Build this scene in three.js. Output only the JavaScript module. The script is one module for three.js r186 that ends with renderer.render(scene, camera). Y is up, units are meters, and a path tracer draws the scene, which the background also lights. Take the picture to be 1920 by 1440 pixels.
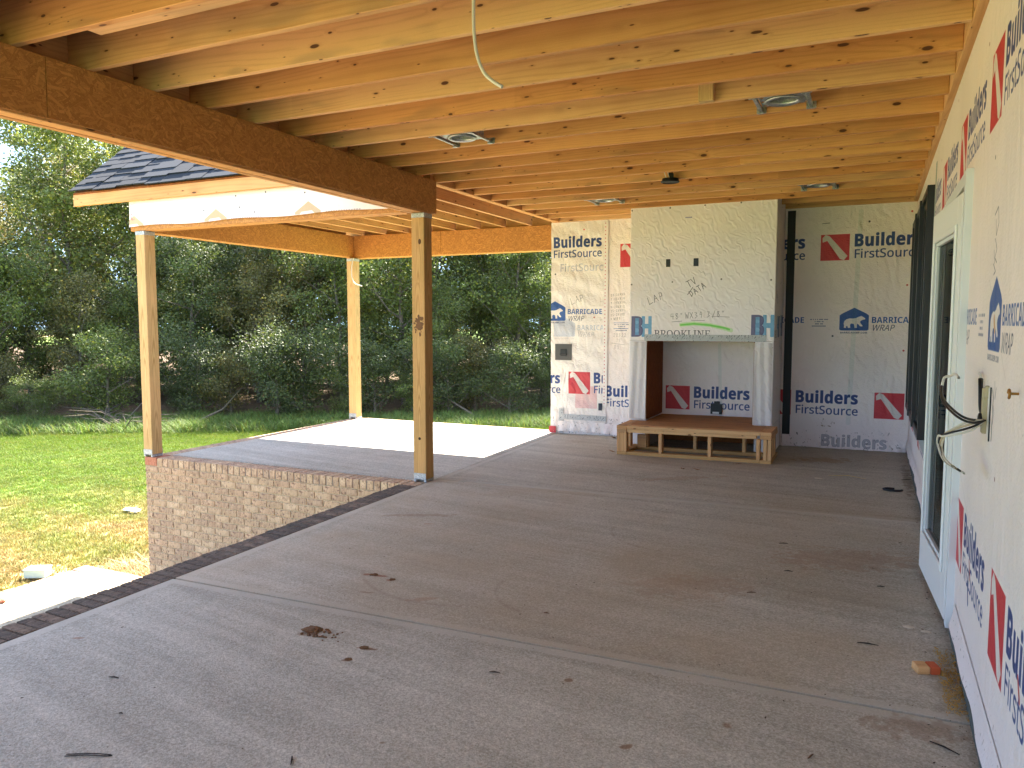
import * as THREE from 'three';
import { mergeGeometries } from 'three/addons/utils/BufferGeometryUtils.js';

// ---------------------------------------------------------------- camera, sky, sun, exposure
const scene = new THREE.Scene();
const camera = new THREE.PerspectiveCamera(53.13, 4 / 3, 0.05, 900);
camera.rotation.order = 'YXZ';
camera.position.set(0, 1.49, 0);
camera.rotation.set(THREE.MathUtils.degToRad(-4.65), THREE.MathUtils.degToRad(25.25), 0);
scene.add(camera);
const renderer = new THREE.WebGLRenderer({ antialias: true });
renderer.toneMapping = THREE.LinearToneMapping;
renderer.toneMappingExposure = 10;
renderer.shadowMap.enabled = true;
const SKY = 0.33;
const SUN = new THREE.Vector3(-0.018, Math.sin(0.80), -Math.cos(0.80)).normalize();
{ // clear autumn sky: paler towards the horizon, a soft bright zone round the sun
  const W = 512, H = 256, d = new Float32Array(W * H * 4), dir = new THREE.Vector3();
  for (let j = 0, i = 0; j < H; j++) for (let k = 0; k < W; k++, i += 4) {
    const el = ((j + 0.5) / H - 0.5) * Math.PI, az = ((k + 0.5) / W - 0.5) * 2 * Math.PI;
    dir.set(Math.cos(el) * Math.cos(az), Math.sin(el), Math.cos(el) * Math.sin(az));
    const up = Math.max(0, dir.y), h = Math.pow(1 - up, 3.0), c = Math.max(0, dir.dot(SUN)), glow = 0.34 * Math.pow(c, 24) + 0.10 * Math.pow(c, 5);
    d[i] = SKY * (0.45 + 0.10 * h + glow); d[i + 1] = SKY * (0.56 + 0.26 * h + glow * 0.95); d[i + 2] = SKY * (0.84 + 0.36 * h + glow * 0.9); d[i + 3] = 1;
  }
  const t = new THREE.DataTexture(d, W, H, THREE.RGBAFormat, THREE.FloatType); t.mapping = THREE.EquirectangularReflectionMapping; t.magFilter = t.minFilter = THREE.LinearFilter; t.needsUpdate = true;
  scene.background = t; scene.environment = t;
}
const sun = new THREE.DirectionalLight(0xfff6ec, 4.7);
sun.name = 'sun'; sun.position.copy(SUN).multiplyScalar(120); sun.target.position.set(-8, 0, -10);
sun.position.add(sun.target.position);
sun.castShadow = true; sun.shadow.mapSize.set(4096, 4096);
Object.assign(sun.shadow.camera, { left: -45, right: 45, top: 45, bottom: -45, near: 1, far: 300 });
scene.add(sun, sun.target);

// ---------------------------------------------------------------- helpers
let seedState = 12345;
const rng = (s) => { let a = s >>> 0; return () => { a = (a + 0x6D2B79F5) | 0; let t = Math.imul(a ^ (a >>> 15), 1 | a); t = (t + Math.imul(t ^ (t >>> 7), 61 | t)) ^ t; return ((t ^ (t >>> 14)) >>> 0) / 4294967296; }; };
const R = rng(77);
const rr = (a, b, r = R) => a + (b - a) * r();
const clamp = (v, a = 0, b = 1) => v < a ? a : v > b ? b : v;
const mix = (a, b, t) => a + (b - a) * t;
const sstep = (a, b, v) => { const t = clamp((v - a) / (b - a)); return t * t * (3 - 2 * t); };
const HT = new Float32Array(65536); { const r = rng(5); for (let i = 0; i < 65536; i++) HT[i] = r(); }
function vn(x, y, px, py) {                     // value noise, periods px, py (256 when left out)
  if (px === undefined || (px === 256 && py === 256)) {
    const xi = Math.floor(x), yi = Math.floor(y), fx = x - xi, fy = y - yi, u = fx * fx * (3 - 2 * fx), v = fy * fy * (3 - 2 * fy);
    const x0 = xi & 255, x1 = (xi + 1) & 255, r0 = (yi & 255) << 8, r1 = ((yi + 1) & 255) << 8, a = HT[r0 | x0], c = HT[r1 | x0];
    const t = a + (HT[r0 | x1] - a) * u; return t + (c + (HT[r1 | x1] - c) * u - t) * v;
  }
  const xi = Math.floor(x), yi = Math.floor(y), fx = x - xi, fy = y - yi;
  const u = fx * fx * (3 - 2 * fx), v = fy * fy * (3 - 2 * fy);
  const x0 = ((xi % px) + px) % px, x1 = (x0 + 1) % px, y0 = ((yi % py) + py) % py, y1 = (y0 + 1) % py;
  const a = HT[(y0 * 256 + x0) & 65535], b = HT[(y0 * 256 + x1) & 65535], c = HT[(y1 * 256 + x0) & 65535], d = HT[(y1 * 256 + x1) & 65535];
  return (a + (b - a) * u) * (1 - v) + (c + (d - c) * u) * v;
}
const fbm = (x, y, o = 4) => { let s = 0, a = 0.5, n = 0; for (let i = 0; i < o; i++) { s += a * vn(x, y); n += a; a *= 0.5; x = x * 2.03 + 17.7; y = y * 2.03 + 9.3; } return s / n; };
function dataTex(w, h, fn, { srgb = true, repeat = [1, 1] } = {}) {
  const d = new Uint8Array(w * h * 4);
  for (let y = 0, i = 0; y < h; y++) for (let x = 0; x < w; x++, i += 4) { const c = fn(x, y); d[i] = c[0]; d[i + 1] = c[1]; d[i + 2] = c[2]; d[i + 3] = 255; }
  const t = new THREE.DataTexture(d, w, h); t.wrapS = t.wrapT = THREE.RepeatWrapping; t.magFilter = t.minFilter = THREE.LinearFilter;
  if (srgb) t.colorSpace = THREE.SRGBColorSpace; t.repeat.set(1 / repeat[0], 1 / repeat[1]); t.needsUpdate = true; return t;
}
const c3 = (a) => [clamp(a[0], 0, 255), clamp(a[1], 0, 255), clamp(a[2], 0, 255)];
const std = (o) => new THREE.MeshStandardMaterial({ roughness: 0.85, ...o });
const lin = (r, g, b) => new THREE.Color().setRGB(r, g, b);

// chamfered box between two corners, uv in metres (u along the grain)
function bx(x0, x1, y0, y1, z0, z1, { grain = null, ou = 0, ov = 0, ch = 0.0025 } = {}) {
  const lo = [Math.min(x0, x1), Math.min(y0, y1), Math.min(z0, z1)], hi = [Math.max(x0, x1), Math.max(y0, y1), Math.max(z0, z1)];
  const cen = [0, 1, 2].map((k) => (lo[k] + hi[k]) / 2);
  const pos = [], uv = [];
  const V = (s, a) => [0, 1, 2].map((k) => { const e = k === a ? 0 : ch; return s[k] > 0 ? hi[k] - e : lo[k] + e; });
  const map = (p, a) => {
    let u, v;
    if (a === 0) { u = p[2]; v = p[1]; if (grain === 'y') [u, v] = [p[1], p[2]]; }
    else if (a === 1) { u = p[0]; v = p[2]; if (grain === 'z') [u, v] = [p[2], p[0]]; }
    else { u = p[0]; v = p[1]; if (grain === 'y') [u, v] = [p[1], p[0]]; }
    return [u + ou, v + ov];
  };
  const tri = (a, b, c, ax) => {
    const n = [(b[1] - a[1]) * (c[2] - a[2]) - (b[2] - a[2]) * (c[1] - a[1]), (b[2] - a[2]) * (c[0] - a[0]) - (b[0] - a[0]) * (c[2] - a[2]), (b[0] - a[0]) * (c[1] - a[1]) - (b[1] - a[1]) * (c[0] - a[0])];
    const m = [0, 1, 2].map((k) => (a[k] + b[k] + c[k]) / 3 - cen[k]);
    if (n[0] * m[0] + n[1] * m[1] + n[2] * m[2] < 0) [b, c] = [c, b];
    for (const p of [a, b, c]) { pos.push(...p); uv.push(...map(p, ax)); }
  };
  for (let a = 0; a < 3; a++) for (const s of [-1, 1]) {
    const b = (a + 1) % 3, c = (a + 2) % 3, S = (i, j) => { const q = [0, 0, 0]; q[a] = s; q[b] = i; q[c] = j; return V(q, a); };
    const A = S(-1, -1), B = S(1, -1), C = S(1, 1), D = S(-1, 1); tri(A, B, C, a); tri(A, C, D, a);
  }
  if (ch > 0) {
    for (let c = 0; c < 3; c++) { const a = (c + 1) % 3, b = (c + 2) % 3; for (const sa of [-1, 1]) for (const sb of [-1, 1]) { const S = (j, ax) => { const q = [0, 0, 0]; q[a] = sa; q[b] = sb; q[c] = j; return V(q, ax); }; const A = S(-1, a), B = S(1, a), C = S(1, b), D = S(-1, b); tri(A, B, C, a); tri(A, C, D, a); } }
    for (const i of [-1, 1]) for (const j of [-1, 1]) for (const k of [-1, 1]) tri(V([i, j, k], 0), V([i, j, k], 1), V([i, j, k], 2), 0);
  }
  const g = new THREE.BufferGeometry(); g.setAttribute('position', new THREE.Float32BufferAttribute(pos, 3)); g.setAttribute('uv', new THREE.Float32BufferAttribute(uv, 2)); g.computeVertexNormals(); return g;
}
const plain = (g) => { const q = g.index ? g.toNonIndexed() : g; for (const k of Object.keys(q.attributes)) if (!['position', 'normal', 'uv'].includes(k)) q.deleteAttribute(k); return q; };
const join = (gs) => gs.length === 1 ? gs[0] : mergeGeometries(gs.map(plain));
function mesh(name, g, m, parent = scene) {
  const o = new THREE.Mesh(Array.isArray(g) ? join(g) : g, m); o.name = name; o.castShadow = o.receiveShadow = true; parent.add(o); return o;
}
const taken = {};
function numbered(n) { const k = taken[n] = (taken[n] ?? -1) + 1; return k ? n + '_' + String(k).padStart(3, '0') : n; }
function tag(o, label, category, group, kind) { o.userData.label = label; o.userData.category = category; if (group) o.userData.group = group; if (kind) o.userData.kind = kind; return o; }
function thing(name, label, category, group, pos = [0, 0, 0]) { const o = new THREE.Group(); o.name = numbered(name); o.position.set(...pos); scene.add(o); return tag(o, label, category, group, 'thing'); }
function solo(name, g, m, label, category, group) { const o = mesh(numbered(name), g, m); return tag(o, label, category, group, 'thing'); }
function struct(name, g, m) { const o = mesh(numbered(name), g, m); o.userData.kind = 'structure'; return o; }
const v3 = (a) => new THREE.Vector3(...a);
const tube = (pts, r, n = 24, s = 7) => new THREE.TubeGeometry(new THREE.CatmullRomCurve3(pts.map(v3)), n, r, s);
function taper(pts, rad, seg = 6) {            // tapered tube through points
  const pos = [], idx = [], uv = []; let len = 0; const P = pts.map(v3);
  for (let i = 0; i < P.length; i++) {
    const d = P[Math.min(i + 1, P.length - 1)].clone().sub(P[Math.max(i - 1, 0)]).normalize();
    const a = Math.abs(d.y) < 0.9 ? new THREE.Vector3(0, 1, 0) : new THREE.Vector3(1, 0, 0); const u = a.cross(d).normalize(), w = d.clone().cross(u);
    if (i) len += P[i].distanceTo(P[i - 1]);
    for (let k = 0; k <= seg; k++) { const t = k / seg * Math.PI * 2; const q = P[i].clone().addScaledVector(u, Math.cos(t) * rad[i]).addScaledVector(w, Math.sin(t) * rad[i]); pos.push(q.x, q.y, q.z); uv.push(len, k / seg * 0.4); }
    if (i) for (let k = 0; k < seg; k++) { const b = i * (seg + 1) + k, a0 = b - seg - 1; idx.push(a0, b, a0 + 1, b, b + 1, a0 + 1); }
  }
  const g = new THREE.BufferGeometry(); g.setAttribute('position', new THREE.Float32BufferAttribute(pos, 3)); g.setAttribute('uv', new THREE.Float32BufferAttribute(uv, 2)); g.setIndex(idx); g.computeVertexNormals(); return g;
}
const FLOOR = (x) => x < -3.9 ? -0.045 : 0.0105 * (Math.min(x, 0.39) - 0.39);
const GY = -1.8;                                // lawn level
const XL = (z) => -3.66 + 0.027 * z;            // inner edge of the brick ledge
const CEIL = 2.825, XW = 0.385, ZB = -9.79;
// ---------------------------------------------------------------- materials
function lumberTex(seed, base, dark, knots, W = 1792, H = 896, wm = 4.4, hm = 1.0) {
  const r = rng(seed), K = [];
  for (let i = 0; i < knots; i++) K.push([r() * W, r() * H, (() => { const q = r(); return q < 0.62 ? 1.3 + r() * 1.8 : q < 0.9 ? 3.2 + r() * 2.6 : 6 + r() * 4.5; })(), 0.75 + r() * 0.6, r()]);
  const B = 4, buckets = new Map();
  K.forEach((k) => { for (let gx = -1; gx <= 1; gx++) for (let gy = -1; gy <= 1; gy++) { const key = ((Math.floor(k[0] / 128) + gx + 14) % 14) * 64 + ((Math.floor(k[1] / 128) + gy + 7) % 7); if (!buckets.has(key)) buckets.set(key, []); buckets.get(key).push(k); } });
  const o1 = r() * 90, o2 = r() * 90;
  return dataTex(W, H, (x, y) => {
    const u = x / W * 4, v = y / H;
    const near = buckets.get(Math.floor(x / 128) * 64 + Math.floor(y / 128)) || [];
    let bend = 0, kd = 0, ring = 0;
    for (const k of near) {
      let dx = x - k[0], dy = y - k[1]; if (dx > W / 2) dx -= W; if (dx < -W / 2) dx += W; if (dy > H / 2) dy -= H; if (dy < -H / 2) dy += H;
      const ex = dx * 0.8, ey = dy * k[3], d2 = ex * ex + ey * ey; if (d2 > 90 * k[2] * k[2]) continue; const q = Math.sqrt(d2) / k[2];
      bend += Math.exp(-q * q * 0.10) * 0.03 * Math.sign(dy || 1) * Math.exp(-Math.abs(dy) / (k[2] * 4));
      if (q < 1.15) kd = Math.max(kd, 1 - sstep(0.75, 1.15, q) * (1 - 0.0));
      ring = Math.max(ring, 0.55 * Math.exp(-(q - 1) * (q - 1) * (q < 1 ? 3 : 0.9)));
    }
    const wob = (vn(u * 1.0 + o1, v * 6, 4, 6) - 0.5) * 0.09 + (vn(u * 4 + o2, v * 12, 16, 12) - 0.5) * 0.012;
    const gv = v + wob + bend;
    const band = Math.floor(v * 4);                        // four boards' worth of tone
    const g1 = 0.5 + 0.5 * Math.sin((gv * 210 + Math.sin(gv * 47) * 2.2 + band * 7)), g2 = vn(u * 10 + o1, v * 420, 40, 256);
    const patch = vn(u * 1.5 + o2, v * 5 + 3, 6, 5), blot = fbm(u * 5 + o2, v * 9, 2);
    let t = 0.10 + 0.20 * Math.pow(g1, 3) + 0.16 * (g2 - 0.3) + 0.40 * (patch - 0.5) + 0.34 * (blot - 0.5) + 0.10 * (HT[band * 31 + seed] - 0.5);
    t = clamp(t + ring * 0.5);
    let c = [0, 1, 2].map((i) => mix(base[i], dark[i], t));
    const st = sstep(0.62, 0.78, fbm(u * 2.2 + o1 * 3, v * 7 + o2, 3)) * 0.35; c = [mix(c[0], 150, st), mix(c[1], 122, st), mix(c[2], 92, st)];   // grey mill stain
    if (kd > 0) { const k2 = 0.85 * kd; c = [mix(c[0], 70, k2), mix(c[1], 38, k2), mix(c[2], 18, k2)]; }
    const n = (HT[(x * 7 + y * 131) & 65535] - 0.5) * 9;
    return c3([c[0] + n, c[1] + n, c[2] + n]);
  }, { repeat: [wm, hm] });
}
function treatedTex(seed) {                    // heart-centred treated timber with cathedral grain
  const r = rng(seed), o = r() * 100;
  return dataTex(1024, 512, (x, y) => {
    const u = x / 1024 * 8, v = y / 512 * 4, lane = Math.floor(v), w = v - lane - 0.5;
    const arch = w * w * 16 + u * 0.5 + (vn(u * 0.9 + lane * 9 + o, w * 3 + lane * 5) - 0.5) * 1.6;
    const g = Math.pow(0.5 + 0.5 * Math.sin(arch * 9), 2.2), f = vn(u * 12, v * 90 + o, 96, 256), p = fbm(u * 0.9 + o, v * 1.7, 3);
    const t = clamp(0.55 * g * (0.4 + 0.8 * p) + 0.22 * (f - 0.4) + 0.3 * (p - 0.45));
    let c = [mix(210, 152, t), mix(174, 112, t), mix(118, 64, t)];
    c = [c[0] - 8 * (p - 0.5), c[1] + 5 * (p - 0.5), c[2]];
    const n = (HT[(x * 13 + y * 71) & 65535] - 0.5) * 8; return c3(c.map((q) => q + n));
  }, { repeat: [2.6, 0.56] });
}
function osbTex() {
  const W = 1024, H = 1024, r = rng(911), buf = new Float32Array(W * H).fill(0.5), tone = new Float32Array(W * H).fill(0.5);
  for (let i = 0; i < 15000; i++) {
    const cx = r() * W, cy = r() * H, a = (r() - 0.5) * 1.7 + (r() < 0.3 ? Math.PI / 2 : 0), L = 14 + r() * 40, w = 2.5 + r() * 7, t = r(), ca = Math.cos(a), sa = Math.sin(a);
    for (let s = -L; s <= L; s += 0.7) for (let q = -w; q <= w; q += 0.7) {
      const x = ((Math.round(cx + s * ca - q * sa) % W) + W) % W, y = ((Math.round(cy + s * sa + q * ca) % H) + H) % H;
      const edge = Math.abs(q) > w - 1.2 || Math.abs(s) > L - 1.5; buf[y * W + x] = edge ? 0.12 : 0.45 + 0.3 * Math.sin(q * 1.7 + t * 9) * 0.3; tone[y * W + x] = t;
    }
  }
  return dataTex(W, H, (x, y) => {
    const t = tone[y * W + x], e = buf[y * W + x], n = (HT[(x * 3 + y * 57) & 65535] - 0.5) * 16, k = clamp(0.38 + t * 0.42 + (e - 0.45) * 0.6);
    return c3([mix(140, 226, k) + n, mix(86, 162, k) + n, mix(36, 86, k) + n]);
  }, { repeat: [1.0, 1.0] });
}
const pineA = lumberTex(3, [226, 178, 122], [172, 118, 70], 150), pineB = lumberTex(8, [220, 170, 114], [164, 110, 62], 180);
const fine = dataTex(256, 256, (x, y) => { const n = 128 + (HT[(x * 17 + y * 263) & 65535] - 0.5) * 150 + (vn(x / 8, y / 8, 32, 32) - 0.5) * 60; return c3([n, n, n]); }, { srgb: false, repeat: [0.32, 0.32] });
const M = {};
M.pineA = std({ map: pineA, roughness: 0.78, bumpMap: fine, bumpScale: 0.0006 });
M.pineB = std({ map: pineB, roughness: 0.78, bumpMap: fine, bumpScale: 0.0006 });
M.pinePale = std({ map: pineA, color: 0xfff4dc, roughness: 0.8 });
M.treated = std({ map: treatedTex(4), roughness: 0.82, bumpMap: fine, bumpScale: 0.0008 });
M.treatedGreen = std({ map: M.treated.map, color: 0xf0e6d6, roughness: 0.85 });
M.osb = std({ map: osbTex(), roughness: 0.72, bumpMap: fine, bumpScale: 0.001 });
const plyTex = M.pineB.map;
M.ply = std({ map: plyTex, color: 0xfff2dc, roughness: 0.7 });
M.plyB = std({ map: M.pineA.map, color: 0xffecd0, roughness: 0.7 });
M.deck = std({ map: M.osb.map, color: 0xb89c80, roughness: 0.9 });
const galvTex = dataTex(256, 256, (x, y) => { const s = Math.floor(vn(x / 14, y / 14, 18, 18) * 6) / 6, n = 150 + s * 60 + (HT[(x * 7 + y * 33) & 65535] - 0.5) * 16; return c3([n, n + 3, n + 5]); }, { repeat: [0.12, 0.12] });
M.galv = std({ map: galvTex, metalness: 0.85, roughness: 0.38 });
M.galvDull = std({ map: galvTex, metalness: 0.35, roughness: 0.6 });
M.blackPlastic = std({ color: 0x15161a, roughness: 0.5 });
M.blackMetal = std({ color: 0x17181a, roughness: 0.35 });
M.whitePaint = std({ color: 0xe6e6e2, roughness: 0.42 });
M.whiteVinyl = std({ color: 0xdcdedd, roughness: 0.4 });
M.glass = new THREE.MeshPhysicalMaterial({ color: 0x8f9896, transmission: 1, thickness: 0, roughness: 0.02, ior: 1.5, specularIntensity: 0.35 });
M.cableWhite = std({ color: 0xd8d4c8, roughness: 0.5 });
M.cableBlack = std({ color: 0x121214, roughness: 0.45 });
M.foam = std({ color: 0xb6a988, roughness: 0.95 });
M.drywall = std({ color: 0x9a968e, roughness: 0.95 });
// crinkled plastic sheet relief
function crinkle(seed, ang, strong, scale) {
  const o = seed * 13.7, ca = Math.cos(ang), sa = Math.sin(ang);
  return dataTex(1024, 1024, (x, y) => {
    const u = x / 1024 * 8, v = y / 1024 * 8, wx = (vn(u + o, v, 8, 8) - 0.5) * 1.5, wy = (vn(u, v + o, 8, 8) - 0.5) * 1.5;
    const A = vn((u * 3 + wx * 2) , (v * 1 + wy) + o, 24, 8), B = vn(u * 6 + v * 2 + wx * 2 + o, v * 3 - u + wy * 3, 256, 256);
    const p = (ca * u + sa * v) * 7 + (vn(u * 1.5 + o, v * 1.5, 12, 12) - 0.5) * 9;
    const rip = Math.pow(0.5 + 0.5 * Math.sin(p), 1.5) * vn(u * 1.2 + 3, v * 1.2 + o, 256, 256);
    const c = vn(u * 22, v * 22 + o, 176, 176);
    const h = strong ? 0.56 * rip + 0.20 * A + 0.16 * B + 0.08 * c : 0.16 * rip + 0.42 * A + 0.26 * B + 0.16 * c;
    const n = h * 235; return c3([n, n, n]);
  }, { srgb: false, repeat: [scale, scale] });
}
const crA = crinkle(1, 0.5, false, 1.5), crB = crinkle(2, 0.55, true, 0.62);

// ---------------------------------------------------------------- printing on the wrap
const NAVY = '#27407c', BLUE = '#2a5599', RED = '#c8323c';
function canvas(w, h) { const c = document.createElement('canvas'); c.width = w; c.height = h; return [c, c.getContext('2d')]; }
const BEAR = [[0.02, 0.62], [0.05, 0.45], [0.14, 0.33], [0.28, 0.27], [0.45, 0.28], [0.58, 0.24], [0.68, 0.16], [0.76, 0.13], [0.80, 0.09], [0.84, 0.12], [0.90, 0.17], [0.99, 0.27], [0.98, 0.34], [0.88, 0.37], [0.80, 0.43], [0.76, 0.52], [0.80, 0.64], [0.88, 0.78], [0.86, 0.84], [0.76, 0.82], [0.70, 0.70], [0.64, 0.64], [0.62, 0.78], [0.63, 0.94], [0.52, 0.95], [0.51, 0.82], [0.48, 0.66], [0.36, 0.63], [0.31, 0.72], [0.33, 0.94], [0.22, 0.95], [0.19, 0.80], [0.13, 0.84], [0.14, 0.95], [0.03, 0.94], [0.04, 0.78]];
function wrapPainter(wm, hm, ppm, u0, top, seed, base = [240, 227, 220]) {
  const W = Math.round(wm * ppm), H = Math.round(hm * ppm), [cv, g] = canvas(W, H);
  const im = g.createImageData ? g.createImageData(W, H) : g.getImageData(0, 0, W, H), d = im.data;
  for (let y = 0, i = 0; y < H; y++) for (let x = 0; x < W; x++, i += 4) {
    const n = (fbm(x / ppm * 2.2 + seed * 7, y / ppm * 2.2, 3) - 0.5) * 14 + (HT[(x * 7 + y * 131) & 65535] - 0.5) * 5 + ((x & 3) === 0 || (y & 3) === 0 ? -2 : 0);
    const p = (fbm(x / ppm * 0.9 + 40 + seed, y / ppm * 0.9, 2) - 0.5) * 10;
    d[i] = clamp(base[0] + n + p, 0, 255); d[i + 1] = clamp(base[1] + n, 0, 255); d[i + 2] = clamp(base[2] + n - p, 0, 255); d[i + 3] = 255;
  }
  g.putImageData(im, 0, 0);
  const X = (u) => (u - u0) * ppm, Y = (y) => (top - y) * ppm;
  const P = {
    g, X, Y, ppm, cv,
    alpha(a, fn) { g.save(); g.globalAlpha = a; fn(); g.restore(); },
    clip(ua, ub, ya, yb, fn) { g.save(); g.beginPath(); g.rect(X(ua), Y(yb), (ub - ua) * ppm, (yb - ya) * ppm); g.clip(); fn(); g.restore(); },
    rect(u, y, w, h, c) { g.fillStyle = c; g.fillRect(X(u), Y(y), w * ppm, h * ppm); },
    dot(u, y, r, c) { g.fillStyle = c; g.beginPath(); g.arc(X(u), Y(y), r * ppm, 0, 7); g.fill(); },
    text(s, u, y, capH, w, c, font = 'bold', fam = 'sans-serif') {   // baseline at y, squeezed to width w
      const px = capH * ppm / 0.72; g.save(); g.font = `${font} ${px.toFixed(1)}px ${fam}`; g.fillStyle = c; g.textBaseline = 'alphabetic';
      const m = g.measureText(s).width; g.translate(X(u), Y(y)); g.scale(w * ppm / m, 1); g.fillText(s, 0, 0); if (capH > 0.09) { g.strokeStyle = c; g.lineJoin = 'round'; g.lineWidth = capH * ppm * (font === 'bold' ? 0.055 : 0.03); g.strokeText(s, 0, 0); } g.restore();
    },
    builders(u, top1) {                          // red block at u, its words after it
      P.block(u, top1); P.words(u + 0.35, top1);
    },
    block(u, t) {
      P.rect(u, t, 0.31, 0.30, RED); g.fillStyle = '#e0d6ce';
      g.beginPath(); for (const [a, b] of [[0.05, 0.12], [0.16, 0.00], [0.30, 0.06], [0.94, 0.84], [0.82, 1.0], [0.68, 0.95], [0.22, 0.24], [0.06, 0.30]]) g.lineTo(X(u + a * 0.31), Y(t - b * 0.30)); g.closePath(); g.fill();
    },
    words(u, t) { P.text('Builders', u, t - 0.145, 0.138, 0.70, NAVY); P.text('FirstSource', u + 0.005, t - 0.278, 0.098, 0.70, NAVY, ''); },
    barricade(u, t, w = 1) {
      g.fillStyle = BLUE; g.beginPath();
      for (const [a, b] of [[0, 0.34], [0.08, 0.26], [0.5, 0.0], [0.92, 0.26], [1, 0.34], [1, 0.95], [0.95, 1], [0.05, 1], [0, 0.95]]) g.lineTo(X(u + a * 0.31), Y(t - b * 0.265)); g.closePath(); g.fill();
      g.fillStyle = '#e4dcd6'; g.beginPath(); for (const [a, b] of BEAR) g.lineTo(X(u + (0.13 + a * 0.76) * 0.31), Y(t - (0.30 + b * 0.62) * 0.265)); g.closePath(); g.fill();
      P.text('BARRICADEBP.COM', u + 0.01, t - 0.30, 0.02, 0.29, '#4a4f66', 'bold');
      if (w) { P.text('BARRICADE', u + 0.335, t - 0.175, 0.068, 0.50, BLUE); P.text('WRAP', u + 0.34, t - 0.265, 0.068, 0.235, '#3a3f58', 'italic'); P.small(u + 0.90, t - 0.13); }
    },
    small(u, y) { g.fillStyle = '#4a5578'; for (const [k, w] of [[0, 0.19], [1, 0.09], [2, 0.08], [3, 0.15]]) for (let x = 0; x < w; x += 0.011) if (HT[Math.floor(x * 997 + k * 77)] > 0.2) g.fillRect(X(u + (0.19 - w) / 2 + x), Y(y - k * 0.026), 0.007 * ppm, 0.011 * ppm); },
    pen(pts, w, c) { g.strokeStyle = c; g.lineWidth = w * ppm; g.lineCap = 'round'; g.lineJoin = 'round'; g.beginPath(); pts.forEach(([a, b], i) => i ? g.lineTo(X(a), Y(b)) : g.moveTo(X(a), Y(b))); g.stroke(); },
    hand(s, u, y, h, ang, w, c, r) {              // rough block capitals, stroke by stroke
      let pen = 0; const ca = Math.cos(ang), sa = Math.sin(ang);
      for (const q of s) { for (const st of (STROKES[q] || [])) P.pen(st.map(([a, b]) => { const lx = pen + a * h * 0.62 + (r() - 0.5) * h * 0.07, ly = b * h + (r() - 0.5) * h * 0.07; return [u + lx * ca - ly * sa, y + lx * sa + ly * ca]; }), w, c); pen += h * (q === ' ' ? 0.45 : 0.82); }
    },
    dirt(n, ua, ub, ya, yb, r, cols, sMin = 0.002, sMax = 0.012) { for (let i = 0; i < n; i++) { const s = sMin + (sMax - sMin) * r() * r(); g.globalAlpha = 0.25 + 0.5 * r(); g.fillStyle = cols[Math.floor(r() * cols.length)]; g.beginPath(); g.ellipse(X(ua + (ub - ua) * r()), Y(ya + (yb - ya) * Math.pow(r(), 1.6)), s * ppm * (1 + r()), s * ppm * 0.6, r() * 3, 0, 7); g.fill(); } g.globalAlpha = 1; },
    tex() { const t = new THREE.CanvasTexture(cv); t.colorSpace = THREE.SRGBColorSpace; t.wrapS = t.wrapT = THREE.RepeatWrapping; t.repeat.set(1 / wm, 1 / hm); t.offset.set(-u0 / wm, -(top - hm) / hm); return t; },
  };
  return P;
}
const STROKES = {
  L: [[[0.1, 1], [0, 0], [0.9, 0.12]]], A: [[[0, 0], [0.45, 1], [0.9, 0]], [[0.2, 0.4], [0.75, 0.45]]], P: [[[0.1, 0], [0.2, 1], [0.75, 0.9], [0.7, 0.5], [0.15, 0.45]]],
  T: [[[0, 1], [1, 0.98]], [[0.5, 1], [0.45, 0]]], V: [[[0, 1], [0.4, 0], [0.9, 1]]], D: [[[0.1, 0], [0.1, 1], [0.7, 0.8], [0.8, 0.3], [0.1, 0]]],
  W: [[[0, 1], [0.25, 0], [0.5, 0.7], [0.75, 0], [1, 1]]], X: [[[0, 1], [0.8, 0]], [[0.8, 1], [0, 0]]], B: [[[0, 0], [0, 1], [0.6, 0.85], [0, 0.5], [0.7, 0.25], [0, 0]]],
  0: [[[0.4, 1], [0, 0.5], [0.35, 0], [0.75, 0.5], [0.4, 1]]], 1: [[[0.3, 1], [0.3, 0]]], 2: [[[0, 0.8], [0.4, 1], [0.7, 0.7], [0, 0], [0.8, 0.02]]], 3: [[[0, 0.95], [0.6, 0.9], [0.2, 0.55], [0.65, 0.3], [0, 0]]],
  4: [[[0.1, 1], [0, 0.5], [0.8, 0.5]], [[0.6, 0.95], [0.55, 0]]], 5: [[[0.7, 1], [0.1, 1], [0.1, 0.55], [0.65, 0.4], [0.5, 0.05], [0, 0]]], 6: [[[0.6, 1], [0.05, 0.4], [0.35, 0], [0.6, 0.3], [0.1, 0.4]]], 8: [[[0.6, 0.9], [0.2, 0.95], [0.1, 0.7], [0.65, 0.3], [0.3, 0], [0.05, 0.25], [0.6, 0.9]]], 9: [[[0.6, 0.6], [0.1, 0.6], [0.3, 1], [0.6, 0.8], [0.4, 0]]],
  '-': [[[0.1, 0.5], [0.7, 0.5]]], '"': [[[0.2, 1], [0.15, 0.75]], [[0.45, 1], [0.4, 0.75]]], '/': [[[0, -0.1], [0.8, 1.1]]], '+': [[[0, 0.5], [0.6, 0.5]], [[0.3, 0.8], [0.3, 0.2]]],
};
const penR = rng(31);
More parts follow.
